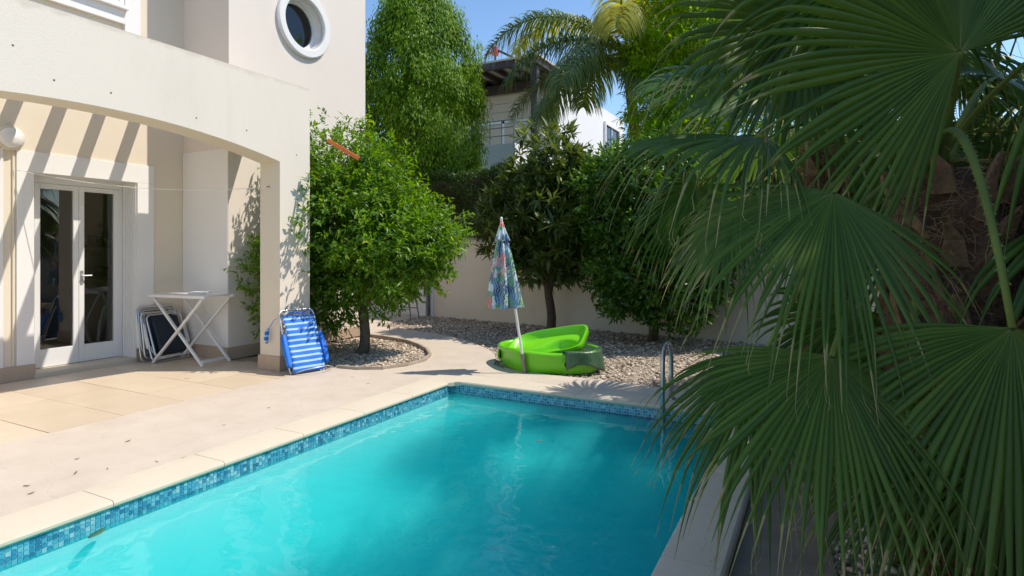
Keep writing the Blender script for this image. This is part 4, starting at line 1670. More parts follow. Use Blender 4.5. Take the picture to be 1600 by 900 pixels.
b_ = (-2.35, 9.30, -0.03)
tree('dark_citrus_tree', 'dark glossy citrus tree between the loquat and the fan palms', b_, 'bark', (-2.35, 9.25, 0.9), 0.08, 0.06,
     [((-2.45, 9.1, 1.85), (0.95, 0.8, 0.95)), ((-2.9, 9.15, 2.4), (0.6, 0.6, 0.6)), ((-2.05, 9.0, 2.3), (0.75, 0.7, 0.75)), ((-2.35, 8.95, 1.05), (0.85, 0.65, 0.55)), ((-1.9, 8.75, 0.75), (0.6, 0.5, 0.42)), ((-2.6, 8.85, 0.80), (0.45, 0.4, 0.32)), ((-1.6, 9.0, 1.7), (0.7, 0.7, 0.85))],
     [dict(n=4400, per=8, leaf=(0.10, 0.05), mat='l_citrus_dark', up=0.3, hang=0.2, twig=0.12, shell=0.62)])


# weeping ficus beyond the hedge
def ficus(base):
    e = empty('weeping_ficus', base)
    tag(e, 'tall dense weeping ficus clipped into a dome beyond the hedge', 'tree')
    m = MB()
    limbs(m, (0, 0, -0.1), (0, 0, 3.0), 0.2, 0.13, [(0.4, 0.2, 4.5), (-0.5, 0.1, 4.6), (0.1, -0.4, 5.2), (0, 0.1, 6.0)])
    m.build('trunk', 'bark_grey', e, smooth=True)

    def R(z):                       # radius of the dome
        return np.interp(z, [1.5, 2.4, 3.5, 4.3, 5.05, 5.8, 6.55, 7.3, 7.8, 8.2], [1.15, 1.3, 1.5, 1.68, 1.72, 1.6, 1.36, 0.98, 0.6, 0.1])
    nc = 560
    cz = 1.7 + 6.3 * RNG.random(nc) ** 0.9
    ca = RNG.uniform(0, 2 * math.pi, nc)
    cr = np.maximum(R(cz) - 0.26 + RNG.normal(0, 0.09, nc), 0.02)
    cr[430:] *= 0.6
    cs = RNG.uniform(0.20, 0.36, nc)
    per = 150
    n = nc * per
    C3 = np.stack([cr * np.cos(ca), cr * np.sin(ca), cz], 1)
    d = rand_dirs(n)
    u = RNG.random(n) ** 0.33
    P = np.repeat(C3, per, 0) + d * (np.repeat(cs, per) * u)[:, None] * np.array([1, 1, 1.35])
    P[:, 2] -= RNG.random(n) ** 2 * 0.2
    out = unit(P * np.array([1, 1, 0.0]) + 1e-6)
    D = unit(out * 0.4 + np.array([0, 0, -1.0]) + rand_dirs(n) * 0.55)
    N = unit(out + np.array([0, 0, 0.35]) + rand_dirs(n) * 0.6)
    rn = np.clip(RNG.random(n) * 0.45 + np.repeat(RNG.random(nc), per) * 0.5, 0, 0.95)
    V, Fc, a = leaf_arrays(P, D, N, RNG.uniform(0.07, 0.14, n), RNG.uniform(0.03, 0.05, n), rn)
    np_mesh('crown', V, Fc, 'l_ficus', e, a)


ficus((-8.70, 11.80, -0.1))

# feathery bright tree behind the fan palms
b_ = pl3(1085, 392, 12.5)[:2] + (-0.1,)
c0 = Vector(pl3(1065, 90, 12.5))
tree('feathery_tree', 'bright yellow green feathery tree behind the fan palms', b_, 'bark_grey', (b_[0], b_[1], 3.0), 0.13, 0.09,
     [(tuple(c0), (1.15, 1.0, 1.4)), (tuple(c0 + Vector((0.9, 0.3, 0.9))), (1.1, 1, 1.1)), (tuple(c0 + Vector((0.1, 0, -1.5))), (0.75, 0.8, 0.9)), (tuple(c0 + Vector((1.8, 0.5, -.6))), (1.1, 1, 1.4)), (tuple(c0 + Vector((3.2, 0.5, .4))), (1.3, 1, 1.5)), (pl3(1028, 190, 12.0), (0.55, 0.5, 0.85)), (pl3(1075, 215, 11.6), (0.6, 0.5, 0.7))],
     [dict(n=7500, per=9, leaf=(0.14, 0.038), mat='l_bright', up=0.2, hang=0.2, twig=0.22, shell=0.55, spread=0.8)])

# large tree to the right of the pool whose shade falls over the palms
b_ = (3.6, 5.3, -0.1)
tree('shade_tree', 'broad dark tree to the right that shades the fan palms', b_, 'bark_grey', (3.5, 5.2, 3.0), 0.17, 0.12,
     [((3.3, 4.9, 5.0), (1.7, 1.6, 1.2)), ((2.9, 4.2, 4.5), (1.2, 1.2, 0.9)), ((4.4, 5.4, 5.2), (1.5, 1.3, 1.2)), ((3.9, 4.0, 5.2), (1.3, 1.4, 1.0)), ((2.1, 3.5, 4.9), (1.1, 1.1, 0.7)), ((2.0, 4.2, 5.2), (0.9, 0.9, 0.7))],
     [dict(n=2200, per=8, leaf=(0.15, 0.075), mat='l_shade', up=0.3, hang=0.1, twig=0.2, shell=0.5)])


# unseen shrubs added along the right-hand border to block skylight
for (x, y, h, lab) in ((2.15, 0.9, 2.5, 'nearest of the unseen shrubs added to darken the palms'), (2.3, 2.5, 2.8, 'middle one of the unseen shrubs added to darken the palms'), (2.6, 4.2, 2.9, 'farthest of the unseen shrubs added to darken the palms')):
    tree('added_shade_shrub', lab, (x, y, -0.08), 'bark_grey', (x, y, 0.6), 0.06, 0.05,
         [((x, y, h * 0.35), (0.75, 0.9, h * 0.33)), ((x + 0.1, y, h * 0.7), (0.7, 0.85, h * 0.3))],
         [dict(n=900, per=8, leaf=(0.16, 0.06), mat='l_shade', up=0.5, hang=0.1, twig=0.15, shell=0.6)], group='unseen shrubs added for shade on the right border')

# ------------------------------------------------------------------ queen palm
def feather_frond(parent, base, az, el, length, droop, mt, leaf_len=0.55, n=95, twist=0.0):
    d = Vector((math.cos(az) * math.cos(el), math.sin(az) * math.cos(el), math.sin(el)))
    K = 16
    pts = []
    p = Vector(base)
    for i in range(K):
        pts.append(p.copy())
        p = p + d * (length / (K - 1))
        d = (d + Vector((0, 0, -1)) * droop / (K - 1) * (0.5 + 1.2 * i / K)).normalized()
    m = MB()
    m.tube(pts, [0.028 * (1 - 0.85 * i / (K - 1)) + 0.004 for i in range(K)], 6)
    fr_ = m.build('frond', 'petiole', parent, smooth=True)
    pa = np.array([q[:] for q in pts])
    tt = np.linspace(0.14, 0.995, n)
    tt = np.concatenate([tt, tt])
    sgn = np.concatenate([np.ones(n), -np.ones(n)])
    f = tt * (K - 1)
    i0 = np.minimum(f.astype(int), K - 2)
    P = pa[i0] + (pa[i0 + 1] - pa[i0]) * (f - i0)[:, None]
    T = unit(pa[i0 + 1] - pa[i0])
    side = unit(np.cross(T, np.array([0, 0, 1.0])))
    upv = np.cross(side, T)
    ln = leaf_len * (0.55 + 0.75 * np.sin(np.clip(tt, 0, 1) * 2.7)) * RNG.uniform(0.8, 1.1, 2 * n) * np.where(tt > .85, 1 - (tt - .85) * 3.2, 1)
    D = unit(side * sgn[:, None] + T * 0.55 + upv * RNG.uniform(-0.35, 0.55, (2 * n, 1)) + RNG.normal(size=(2 * n, 3)) * 0.08)
    wv = 0.020
    S = 5
    Vs = []
    p = P.copy()
    for s in range(S):
        q = s / (S - 1)
        wd = wv * (1 - q) ** 0.7 * (1 if s else 0.6)
        wside = unit(np.cross(D, upv + 0.001))
        Vs.append(p + wside * wd)
        Vs.append(p - wside * wd)
        p = p + D * (ln / (S - 1))[:, None]
        D = unit(D + np.array([0, 0, -1.0]) * (0.55 + 0.25 * RNG.random((2 * n, 1))))
    V = np.stack(Vs, 1).reshape(-1, 3)
    b = (np.arange(2 * n) * 2 * S)[:, None, None]
    q = np.array([[2 * s, 2 * s + 1, 2 * s + 3, 2 * s + 2] for s in range(S - 1)])
    Fc = (q[None] + b).reshape(-1, 4)
    np_mesh('leaflets', V, Fc, mt, fr_, np.repeat(np.clip(RNG.random(2 * n) * 0.75 + 0.1, 0, 1), 2 * S))


qh = atd(980, 92, 14.0)
qp = empty('queen_palm', (qh.x, qh.y, -0.1))
tag(qp, 'feathery palm with arching golden fronds in front of the white house', 'palm')
hz = qh.z + 0.1
m_ = MB()
rr_ = RIGHT * 0.35
m_.tube([rr_, rr_ * 0.9 + UP * 2, rr_ * 0.6 + UP * 4, rr_ * 0.1 + UP * (hz - 0.3), UP * (hz + 0.35)], [0.19, 0.15, 0.13, 0.12, 0.06], 14)
m_.build('trunk', 'bark_grey', qp, smooth=True)
LFT = math.pi + YAW          # azimuth of image left
for (da, el, ln, dr, mt) in [
        (0.0, 0.75, 2.3, 2.3, 'l_queen'), (0.25, 0.35, 2.0, 1.9, 'l_queen'), (-0.2, 0.05, 1.9, 1.5, 'l_queen'), (0.5, -0.3, 1.8, 1.0, 'l_queen'),
        (-0.6, 0.9, 2.2, 2.2, 'l_gold'), (0.9, 0.1, 1.9, 1.6, 'l_queen'), (1.3, 0.6, 2.1, 2.1, 'l_gold'), (1.9, 0.95, 2.2, 2.4, 'l_gold'),
        (2.5, 1.0, 2.3, 2.7, 'l_gold'), (3.0, 0.85, 2.2, 2.4, 'l_gold'), (2.8, 0.35, 1.9, 1.7, 'l_gold'), (2.2, 0.3, 2.0, 1.9, 'l_gold'), (3.5, 0.3, 2.0, 1.7, 'l_queen'),
        (4.2, 0.7, 2.1, 2.0, 'l_queen'), (5.0, 0.4, 2.0, 1.8, 'l_queen'), (1.0, 1.3, 2.2, 1.8, 'l_gold'), (-0.9, 0.2, 2.0, 1.6, 'l_queen'), (2.9, -0.15, 1.7, 1.0, 'l_queen'), (1.6, -0.2, 1.6, 1.1, 'l_queen')]:
    feather_frond(qp, (0, 0, hz + 0.1), LFT + da, el, ln * (1.75 if abs(da) < 1.1 else 1.5), dr, mt, leaf_len=0.75, n=150)


# ------------------------------------------------------------------ fan palms
def fan_blade(parent, hub, axis, nrm, R, nseg=46, span=250, split=0.54, droop=0.22, mt='l_fan', cup=0.0, seed=0, threads=True):
    """pleated palmate blade; coordinates relative to the palm's empty"""
    rg = np.random.default_rng(seed)
    nseg = int(nseg * 1.15)
    a_ = np.array(axis) / np.linalg.norm(axis)
    n_ = np.array(nrm, float)
    n_ = n_ - a_ * n_.dot(a_)
    n_ /= np.linalg.norm(n_)
    s_ = np.cross(a_, n_)
    J = 11
    rr = np.concatenate([np.linspace(0.015, split, 4), np.linspace(split + 0.09, 1.0, J - 4)])
    da = math.radians(span) / nseg
    Vs, As, Fs = [], [], []
    base = 0
    gx = np.array([0, 0, -1.0])
    for k in range(nseg):
        th = (k - (nseg - 1) / 2) * da
        side_f = abs(th) / math.radians(span / 2)
        Rk = R * (1 - 0.28 * side_f ** 2) * rg.uniform(0.90, 1.06)
        ht = math.tan(da / 2)
        sp = split * rg.uniform(0.85, 1.1)
        td = droop * rg.uniform(0.6, 1.5)
        jit = rg.normal(0, 0.03)
        bend = rg.normal(0, 0.035)
        row = []
        rnd = rg.uniform(0.05, 0.8)
        brown = rg.choice([0.75, 0.75, 0.5, 0.2])
        for j, r in enumerate(rr):
            w_ = r * ht * 1.02 if r <= sp else sp * ht * max(0.0, 1 - (max(0.0, r - sp) / (1.0001 - sp)) ** 1.9) * 1.02
            if j == J - 1:
                w_ = 0.0012
            t_ = th + (jit + bend * r) * max(0, r - sp) * 1.6
            di = a_ * math.cos(t_) + s_ * math.sin(t_)
            sd = -a_ * math.sin(t_) + s_ * math.cos(t_)
            pl = 1.15 * min(w_, 0.5 * ht * r + 0.02)
            c = di * r
            q = max(0.0, r - 0.25)
            tip = max(0.0, (r - 0.78) / 0.22)
            off = gx * (td * q ** 2 * 1.5 + 0.10 * tip ** 2 * (td / 0.2)) + n_ * (cup * r * (1 - r) - 0.10 * side_f ** 2 * r)
            ctr = (c + off) * Rk
            up_ = n_
            row += [ctr + sd * w_ * Rk - up_ * pl * Rk * 0.5, ctr + up_ * pl * Rk * 0.5, ctr - sd * w_ * Rk - up_ * pl * Rk * 0.5]
            tb_ = 1.0 if (tip > brown) else min(0.9, rnd + (0.15 if tip > .2 else 0) + (0.35 * max(0, 0.2 - r) / 0.2))  # last term pales the hub: backlight put into the blade colour
            As += [tb_, min(1.0, tb_ + 0.10), tb_]
        Vs += row
        for j in range(J - 1):
            b = base + 3 * j
            Fs += [(b, b + 1, b + 4, b + 3), (b + 1, b + 2, b + 5, b + 4)]
        base += 3 * J
        if threads and rg.random() < 0.8:
            p = np.array(row[-2])
            dth = (p - np.array(row[-8]))
            dth = dth / np.linalg.norm(dth)
            ww = 0.0011
            for q in range(5):
                Vs += [p + sd * ww, p - sd * ww]
                As += [1.0, 1.0]
                dth = dth + gx * 0.28 + rg.normal(0, 0.35, 3)
                dth = dth / np.linalg.norm(dth)
                p = p + dth * 0.016 * R / 0.8
            for q in range(4):
                b = base + 2 * q
                Fs += [(b, b + 1, b + 3, b + 2)]
            base += 10
    V = np.array(Vs) + np.array(hub)[None]
    return np_mesh('blade', V, np.array(Fs), mt, parent, np.array(As), smooth=False)


def fan_frond(palm, origin, heart, hub, axis, nrm, R, arch=0.25, pw=0.02, **kw):
    """petiole (the part 'frond') + blade, all relative to the palm"""
    h, p = Vector(heart) - origin, Vector(hub) - origin
    mid = h.lerp(p, 0.5) + UP * arch * (p - h).length
    pts = bez(h, mid, p, 12)
    m = MB()
    m.tube(pts, [pw * (1.5 - 0.9 * (i / 11) ** 0.6) for i in range(12)], 8, flat=0.5)
    for i in range(2, 42):                                   # thorns along both margins
        t = i / 44
        q = h.lerp(mid, t).lerp(mid.lerp(p, t), t)
        d = (mid.lerp(p, t) - h.lerp(mid, t)).normalized()
        sd = d.cross(UP).normalized()
        for s in (-1, 1):
            e = q + sd * s * pw * (1.45 - 0.9 * t ** 0.6)
            b = len(m.v)
            m.v += [tuple(e + d * 0.006), tuple(e - d * 0.006), tuple(e + sd * s * 0.010 + d * 0.007)]
            m.face([b, b + 1, b + 2])
    # hastula continues into the blade as a short rib
    f = m.build('frond', 'petiole', palm, smooth=True, fixn=False)
    fan_blade(f, p, axis, nrm, R, **kw)
    return f


def iv(a, b, c):           # image-sense direction: right, up, towards the viewer
    return RIGHT * a + UP * b - FWD * c


def palm_trunk(e, h, r, nboot, lean=(0, 0)):
    m = MB()
    K = 26
    for i in range(K + 1):
        z = h * i / K
        for k in range(28):
            a = 2 * math.pi * k / 28
            rr = r * (1 + 0.10 * math.sin(a * 5 + z * 9) + 0.08 * math.sin(a * 9 - z * 17) + random.uniform(-.05, .05)) * (1.0 + 0.18 * math.sin(z * 1.7 + .3))
            if i >= K - 2:
                rr *= 0.75 if i == K - 1 else (0.4 if i == K else 0.92)
            m.v.append((rr * math.cos(a) + lean[0] * z, rr * math.sin(a) + lean[1] * z, z))
    for i in range(K):
        for k in range(28):
            m.face([i * 28 + k, i * 28 + (k + 1) % 28, (i + 1) * 28 + (k + 1) % 28, (i + 1) * 28 + k])
    m.face([K * 28 + k for k in range(28)])
    m.build('trunk', 'fibre', e, smooth=True)
    for k in range(nboot):                                    # old leaf bases
        a = k * 2.39996 + random.uniform(-.2, .2)
        z = h * (0.12 + 0.86 * k / nboot)
        o_ = Vector((math.cos(a), math.sin(a), 0))
        s_ = Vector((-o_.y, o_.x, 0))
        c = Vector((lean[0] * z, lean[1] * z, z)) + o_ * r * 0.92
        ln = random.uniform(0.08, 0.24)
        b = MB()
        p1 = c + o_ * 0.05 + UP * ln * 0.5
        p2 = c + o_ * random.uniform(0.08, 0.14) + UP * ln + s_ * random.uniform(-.03, .03)
        for q, wd, th in ((c - UP * 0.05, random.uniform(0.04, 0.07), 0.02), (p1, random.uniform(0.025, 0.042), 0.018), (p2, 0.014, 0.008)):
            for (sa, sb) in ((-1, -1), (1, -1), (1, 1), (-1, 1)):
                b.v.append(tuple(q + s_ * sa * wd + o_ * sb * th))
        for i in range(2):
            for j in range(4):
                b.face([i * 4 + j, i * 4 + (j + 1) % 4, i * 4 + 4 + (j + 1) % 4, i * 4 + 4 + j])
        b.face([8, 9, 10, 11])
        b.build('leaf_base', 'boot', e, bevel=0.006)
    # loose fibre
    n = 2600
    an = RNG.uniform(0, 2 * math.pi, n)
    z = h * RNG.uniform(0.05, 1.0, n)
    o3 = np.stack([np.cos(an), np.sin(an), np.zeros(n)], 1)
    t3 = np.stack([-np.sin(an), np.cos(an), np.zeros(n)], 1)
    P = o3 * (r * 1.02) + np.stack([lean[0] * z, lean[1] * z, z], 1)
    D = unit(t3 * RNG.normal(size=(n, 1)) + o3 * RNG.uniform(0.1, 0.5, (n, 1)) + np.array([0, 0, 1.0]) * RNG.normal(0, 0.7, (n, 1)))
    Vs = []
    p = P
    ln = RNG.uniform(0.04, 0.10, n)[:, None]
    S = unit(np.cross(D, o3)) * 0.0016
    for s in range(4):
        Vs += [p + S, p - S]
        p = p + D * ln * 0.5
        D = unit(D + rand_dirs(n) * 0.35 + np.array([0, 0, -0.25]))
    V = np.stack(Vs, 1).reshape(-1, 3)
    Fc = (np.array([[2 * s, 2 * s + 1, 2 * s + 3, 2 * s + 2] for s in range(3)])[None] + (np.arange(n) * 8)[:, None, None]).reshape(-1, 4)
    tag(np_mesh('loose_fibre', V, Fc, 'fibre_pale', e), kind='stuff')


# near palm
A0 = Vector((0.56, 3.44, -0.08))
HA = atd(1462, 262, 2.80)
pA_ = empty('fan_palm', A0)
tag(pA_, 'large fan palm in the foreground with a shaggy brown trunk', 'palm')
palm_trunk(pA_, HA.z + 0.08, 0.235, 64)
sd_ = 1
for (hx, hy, d, ax, nr, R, sp, ar_, dr, ns) in [
        (1303, 300, 2.30, (-0.38, -0.66, 0.40), (0.0, 0.60, 0.78), 0.70, 172, 0.30, 0.22, 50),
        (1500, 82, 2.25, (-0.75, 0.62, 0.10), (0.10, -0.12, 0.98), 0.90, 250, 0.10, 0.10, 54),
        (1255, 42, 2.9, (-0.80, -0.35, 0.35), (0.1, 0.35, 0.93), 0.82, 250, 0.30, 0.20, 46),
        (1198, 216, 2.75, (-0.95, 0.02, 0.18), (0.02, 0.95, 0.28), 0.78, 150, 0.35, 0.26, 40),
        (1300, 556, 2.05, (-0.22, -0.78, 0.36), (-0.05, 0.50, 0.84), 0.64, 178, 0.12, 0.16, 46),
        (1582, 512, 1.95, (-0.15, -0.92, 0.20), (-0.15, 0.30, 0.94), 0.82, 175, 0.75, 0.20, 44),
        (1196, 548, 2.5, (-0.42, -0.85, 0.12), (-0.25, 0.25, 0.93), 0.66, 120, 0.25, 0.22, 30),
        (1660, 60, 2.3, (0.6, 0.3, 0.3), (0.1, 0.2, 0.95), 0.95, 270, 0.2, 0.2, 46),
        (1400, -60, 2.6, (-0.2, 0.7, 0.2), (0.1, -0.4, 0.9), 0.95, 280, 0.1, 0.15, 50),
        (1690, 330, 2.5, (0.6, -0.5, 0.2), (0.1, 0.4, 0.9), 0.90, 240, 0.3, 0.25, 46),
        (1480, 640, 2.75, (-0.25, -0.9, 0.0), (0.0, 0.3, 0.95), 0.75, 220, 0.35, 0.22, 46),
        (1340, 480, 3.0, (-0.4, -0.8, 0.0), (0.0, 0.4, 0.9), 0.62, 200, 0.25, 0.28, 40),
        (1420, 700, 2.6, (-0.2, -0.9, 0.15), (0.0, 0.3, 0.95), 0.62, 190, 0.3, 0.2, 40),
        (1590, 690, 2.5, (0.1, -0.95, 0.1), (0.0, 0.3, 0.95), 0.70, 190, 0.3, 0.2, 40),
        (1560, 120, 3.3, (0.3, 0.3, -0.5), (0.1, 0.3, 0.9), 0.90, 280, 0.2, 0.2, 46)]:
    fan_frond(pA_, A0, HA + Vector((random.uniform(-.05, .05), random.uniform(-.05, .05), random.uniform(-.04, .06))), atd(hx, hy, d), iv(*ax), iv(*nr), R, arch=ar_, nseg=ns, span=sp, droop=dr, seed=sd_)
    sd_ += 1


def bushy_palm(name, label, base, h, r, nfr, seed, Rm=0.85, mt='l_fan_b', pet=0.95, az=(0, 2 * math.pi), skip=None):
    rg = random.Random(seed)
    o_ = Vector(base)
    e = empty(name, o_)
    tag(e, label, 'palm')
    palm_trunk(e, h, r, 22)
    heart = o_ + UP * (h - 0.05)
    for k in range(nfr):
        a = az[0] + (az[1] - az[0]) * ((k * 0.618034) % 1.0)
        el = -0.75 + 2.05 * (k + 0.5) / nfr + rg.uniform(-.12, .12)
        d = Vector((math.cos(a) * math.cos(el), math.sin(a) * math.cos(el), math.sin(el)))
        hub = heart + d * pet * rg.uniform(0.8, 1.15)
        if skip and skip(hub):
            continue
        axis = (d + Vector((0, 0, -0.75 + 0.25 * el))).normalized()
        nrm = UP * 0.9 + d * 0.35 + Vector((rg.uniform(-.4, .4), rg.uniform(-.4, .4), 0))
        fan_frond(e, o_, heart, hub, axis, nrm, Rm * rg.uniform(0.85, 1.12), arch=0.18, nseg=44, span=rg.uniform(210, 280), droop=rg.uniform(0.2, 0.42), mt=mt, seed=seed * 100 + k)
    return e


pB_ = bushy_palm('fan_palm', 'fan palm with orange brown trunk fibre behind the foreground palm', (0.05, 5.35, -0.08), 2.35, 0.17, 15, 21, Rm=0.82, pet=1.0)
pC_ = bushy_palm('fan_palm', 'fan palm with pale dry fronds near the back wall at right', (1.35, 6.7, -0.05), 2.5, 0.19, 22, 33, Rm=0.9, pet=1.0)
# dry hanging fronds under palm C's crown
for k in range(7):
    a = -2.4 + k * 0.45
    o_ = Vector((1.35, 6.7, -0.05))
    d = Vector((math.cos(a), math.sin(a), 0))
    fan_frond(pC_, o_, o_ + UP * 2.3 + d * 0.1, o_ + UP * 2.0 + d * 0.5, d * 0.25 - UP, d, 0.85, arch=0.1, nseg=30, span=70, droop=0.05, mt='dry', seed=900 + k)


# ------------------------------------------------------------------ neighbour's house
nb = empty('neighbour_house', (-9.0, 18.0, 0))
tag(nb, 'white neighbouring house with dark timber roof pergola beyond the hedge', 'house')
NO = Vector((-9.0, 18.0, 0))


def npart(mb, name, mats, **k):
    o = mb.build(name, mats, nb, **k)
    o.location = -NO
    return o


NX = -8.2
m_ = MB()
m_.box(-16, NX, 19.4, 27.3, -0.1, 7.5, mis=[0, 0, 1, 0, 0, 0])
npart(m_, 'wall', ['nb_white', 'nb_beige'])
m_ = MB()
m_.box(-16, NX, 16.0, 19.4, -0.1, 3.9)
npart(m_, 'lower_wall', ['nb_shade_grey'])
m_ = MB()
m_.box(-16, NX + 0.004, 15.99, 16.2, 3.9, 4.68, mis=[0, 0, 0, 1, 0, 0])
m_.box(NX - 0.2, NX + 0.004, 16.2, 19.4, 3.9, 4.68, mis=[0, 0, 0, 1, 0, 0])
npart(m_, 'balcony_parapet', ['nb_shade_grey', 'nb_white'])  # shaded front grey, sunlit side white: the light is put into the colour
m_ = MB()
for z in (4.95, 5.2, 5.42):
    m_.tube([(-16, 16.08, z), (NX - 0.08, 16.08, z)], 0.018, 6)
    m_.tube([(NX - 0.08, 16.08, z), (NX - 0.08, 19.3, z)], 0.018, 6)
npart(m_, 'rail', 'grey_steel')
for k in range(9):
    m_ = MB()
    x = NX - 0.08 - k * 0.42
    m_.tube([(x, 16.08, 4.68), (x, 16.08, 5.43)], 0.018, 6)
    npart(m_, 'baluster', 'grey_steel')
# cladding boards on the balcony back wall and the patio doors
for k in range(4):
    m_ = MB()
    m_.box(-16, NX - 0.02, 19.36, 19.399, 6.25 + k * 0.31, 6.25 + k * 0.31 + 0.295)
    npart(m_, 'cladding_board', 'nb_beige')
m_ = MB()
for (a, b) in ((-10.45, -10.35), (-9.0, -8.9), (-11.9, -11.8)):
    m_.box(a, b, 19.33, 19.398, 3.91, 6.22)
m_.box(-11.8, -9.0, 19.33, 19.398, 6.12, 6.22)
npart(m_, 'door_frame', 'nb_white')
m_ = MB()
m_.box(-11.8, -9.0, 19.37, 19.385, 3.91, 6.12)
npart(m_, 'door_pane', 'glass')
m_ = MB()
m_.box(-11.8, -9.0, 19.345, 19.362, 3.91, 6.10)
npart(m_, 'shutter_panel', 'nb_beige')
# pergola
PZ = 7.55
for (x, y) in ((NX - 0.15, 17.75), (-12.2, 17.75)):
    m_ = MB()
    m_.box(x - 0.11, x + 0.11, y - 0.11, y + 0.11, 4.0, PZ)
    npart(m_, 'pergola_post', 'dark_wood')
m_ = MB()
m_.box(-15, NX + 0.05, 17.45, 17.58, PZ - 0.02, PZ + 0.20)
npart(m_, 'pergola_fascia', 'dark_wood')
m_ = MB()
m_.box(NX - 0.08, NX + 0.05, 17.58, 20.6, PZ - 0.02, PZ + 0.20)
npart(m_, 'pergola_fascia', 'dark_wood')
m_ = MB()
m_.box(-15, NX - 0.1, 19.1, 19.3, PZ - 0.35, PZ - 0.05)
npart(m_, 'pergola_beam', 'dark_wood')
for k in range(11):
    m_ = MB()
    x = NX - 0.45 - k * 0.6
    m_.box(x - 0.05, x + 0.05, 17.59, 20.5, PZ - 0.0, PZ + 0.16)
    npart(m_, 'rafter', 'dark_wood')
m_ = MB()
m_.box(-15.1, NX + 0.12, 17.4, 20.7, PZ + 0.201, PZ + 0.26)
npart(m_, 'pergola_roof', ['nb_beige'])
m_ = MB()
m_.box(-14, NX - 0.3, 20.9, 24.0, 7.5, 8.35)
npart(m_, 'roof_block', 'nb_white')
# window in the sunlit side
m_ = MB()
for (ya, yb, za, zb) in ((24.3, 24.42, 5.3, 6.95), (26.3, 26.42, 5.3, 6.95), (24.42, 26.3, 6.83, 6.95), (24.2, 26.5, 5.2, 5.3)):
    m_.box(NX + 0.001, NX + 0.10, ya, yb, za, zb)
npart(m_, 'window_frame', 'nb_white')
m_ = MB()
m_.box(NX + 0.001, NX + 0.02, 24.42, 26.3, 5.3, 6.83)
npart(m_, 'window_pane', 'glass')
m_ = MB()
m_.box(NX + 0.0205, NX + 0.05, 25.30, 25.38, 5.3, 6.83)
npart(m_, 'mullion', 'nb_white')
an_ = empty('roof_aerial', (-10.1, 18.2, PZ + 0.26))
tag(an_, 'small red fixture and dark slanted bar on the pergola roof', 'aerial')
m_ = MB()
m_.tube([(0, 0, 0), (0, 0, 0.5)], 0.03, 6)
m_.bar((0.1, 0, 0.62), (1.2, 0.1, 0.0), 0.05, 0.07)
m_.build('bar', 'dark_wood', an_)
m_ = MB()
m_.lathe([(0.0, 0.0), (0.1, 0.0), (0.13, 0.12), (0.09, 0.3), (0.0, 0.33)], 10, (0, 0, 0.45))
m_.bar((-0.35, 0, 0.6), (0, 0, 0.55), 0.05, 0.08)
m_.build('head', 'red', an_)


# ------------------------------------------------------------------ fallen and floating leaves
def small_leaf(p, l, wd, rz, mt, name, label, group, curl=0.3):
    m = MB()
    n = 7
    for i in range(n):
        t = i / (n - 1)
        ww = wd * math.sin(math.pi * (0.08 + 0.9 * t)) ** 0.8
        zc = curl * l * (t - .5) ** 2
        m.v += [(l * (t - .5), -ww / 2, zc + curl * ww * .3), (l * (t - .5), 0, zc), (l * (t - .5), ww / 2, zc + curl * ww * .3)]
    for i in range(n - 1):
        b = 3 * i
        m.face([b, b + 1, b + 4, b + 3])
        m.face([b + 1, b + 2, b + 5, b + 4])
    o = m.build(name, mt, None, smooth=True)
    o.modifiers.new('thick', 'SOLIDIFY').thickness = 0.0015
    o.location = p
    o.rotation_euler = (0, 0, rz)
    return tag(o, label, 'leaf', group)


def on_plane(x, y, z):
    d = F * (CAMH - z) / (y - HY)
    v = atd(x, y, d)
    v.z = z
    return v


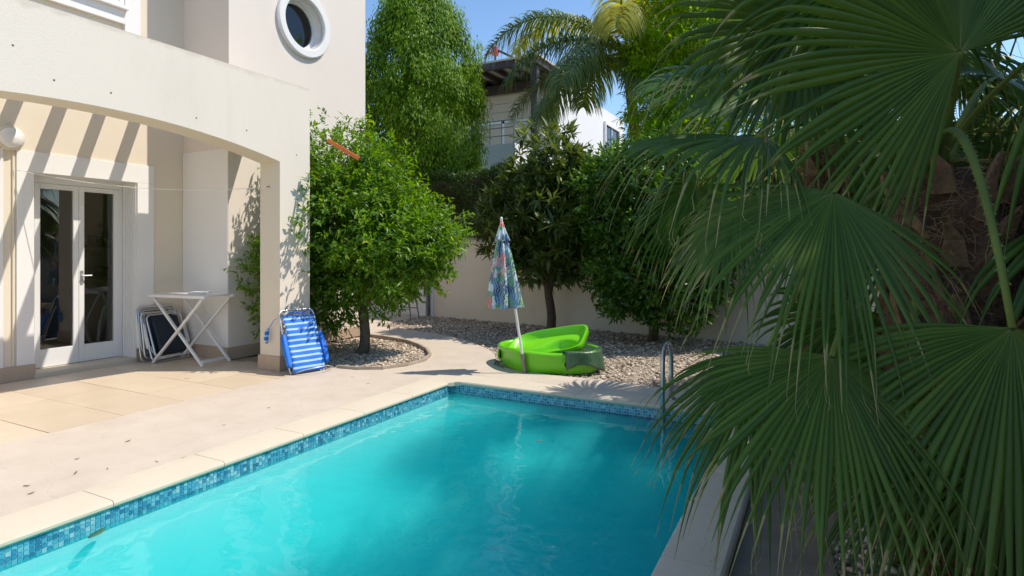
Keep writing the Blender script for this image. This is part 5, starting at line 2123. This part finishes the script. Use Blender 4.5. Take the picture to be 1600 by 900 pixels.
for (x, y, l, wd, rz, mt, label) in [
        (122, 826, 0.055, 0.03, 0.3, 'dead_leaf', 'curled brown leaf floating at the left end of the drifting cluster'),
        (144, 822, 0.09, 0.015, 0.5, 'dead_leaf', 'slender brown leaf floating against the mosaic in the drifting cluster'),
        (170, 816, 0.07, 0.02, 0.9, 'dead_leaf', 'brown leaf floating at the right end of the drifting cluster'),
        (152, 834, 0.12, 0.045, 2.0, 'floating_leaf', 'large green leaf floating below the drifting cluster'),
        (398, 726, 0.06, 0.025, 1.9, 'dead_leaf', 'single dark leaf floating near the sunlit left pool edge'),
        (727, 612, 0.05, 0.04, 0.2, 'dead_leaf', 'dark leaf floating in the far left pool corner'),
        (790, 620, 0.07, 0.03, 1.2, 'dead_leaf', 'dark leaf floating below the green tub'),
        (842, 690, 0.05, 0.02, 0.1, 'dead_leaf', 'tiny dark leaf floating in the middle of the pool')]:
    small_leaf(on_plane(x, y, WZ) + Vector((0.0, 0, 0.003)), l, wd, rz, mt, 'floating_leaf', label, 'leaves floating on the pool', 0.08)
rl = random.Random(5)
for (x, y) in [(48, 772), (118, 740), (168, 733), (42, 760), (245, 722), (287, 716), (120, 718), (420, 638), (551, 590), (575, 600), (330, 583), (292, 592), (60, 797), (200, 690), (350, 665)]:
    small_leaf(on_plane(x, y, 0) + UP * 0.004, rl.uniform(0.02, 0.05), rl.uniform(0.005, 0.011), rl.uniform(0, 6), 'dead_leaf', 'fallen_leaf', 'small dry leaf lying on the sunlit paving beside the pool', 'dry leaves on the paving')


# leaf litter caught in the gravel
def litter(name, poly, n, z, box, label):
    x = RNG.uniform(box[0], box[1], n)
    y = RNG.uniform(box[2], box[3], n)
    k = inside(x, y, poly) & ((np.sin(x * 2.3 + 1) * np.sin(y * 2.9) + RNG.normal(0, 0.5, n)) > 0.15)
    x, y = x[k], y[k]
    m = len(x)
    D = rand_dirs(m) * np.array([1, 1, 0.25])
    V, Fc, a = leaf_arrays(np.stack([x, y, z + RNG.uniform(0.004, 0.02, m)], 1), D, unit(rand_dirs(m) * 0.4 + UP), RNG.uniform(0.03, 0.09, m), RNG.uniform(0.012, 0.03, m), RNG.random(m))
    tag(np_mesh(name, V, Fc, 'dead_leaf', None, a), label, 'leaf litter', None, 'stuff')


litter('leaf_litter', back_poly, 3600, -0.012, (-7.5, 2.2, 6.0, 10.6), 'dry brown leaf litter on the gravel along the back wall')
litter('leaf_litter', bed_poly, 420, -0.012, (-6.7, -4.4, 5.3, 7.6), 'dry brown leaf litter under the citrus tree')
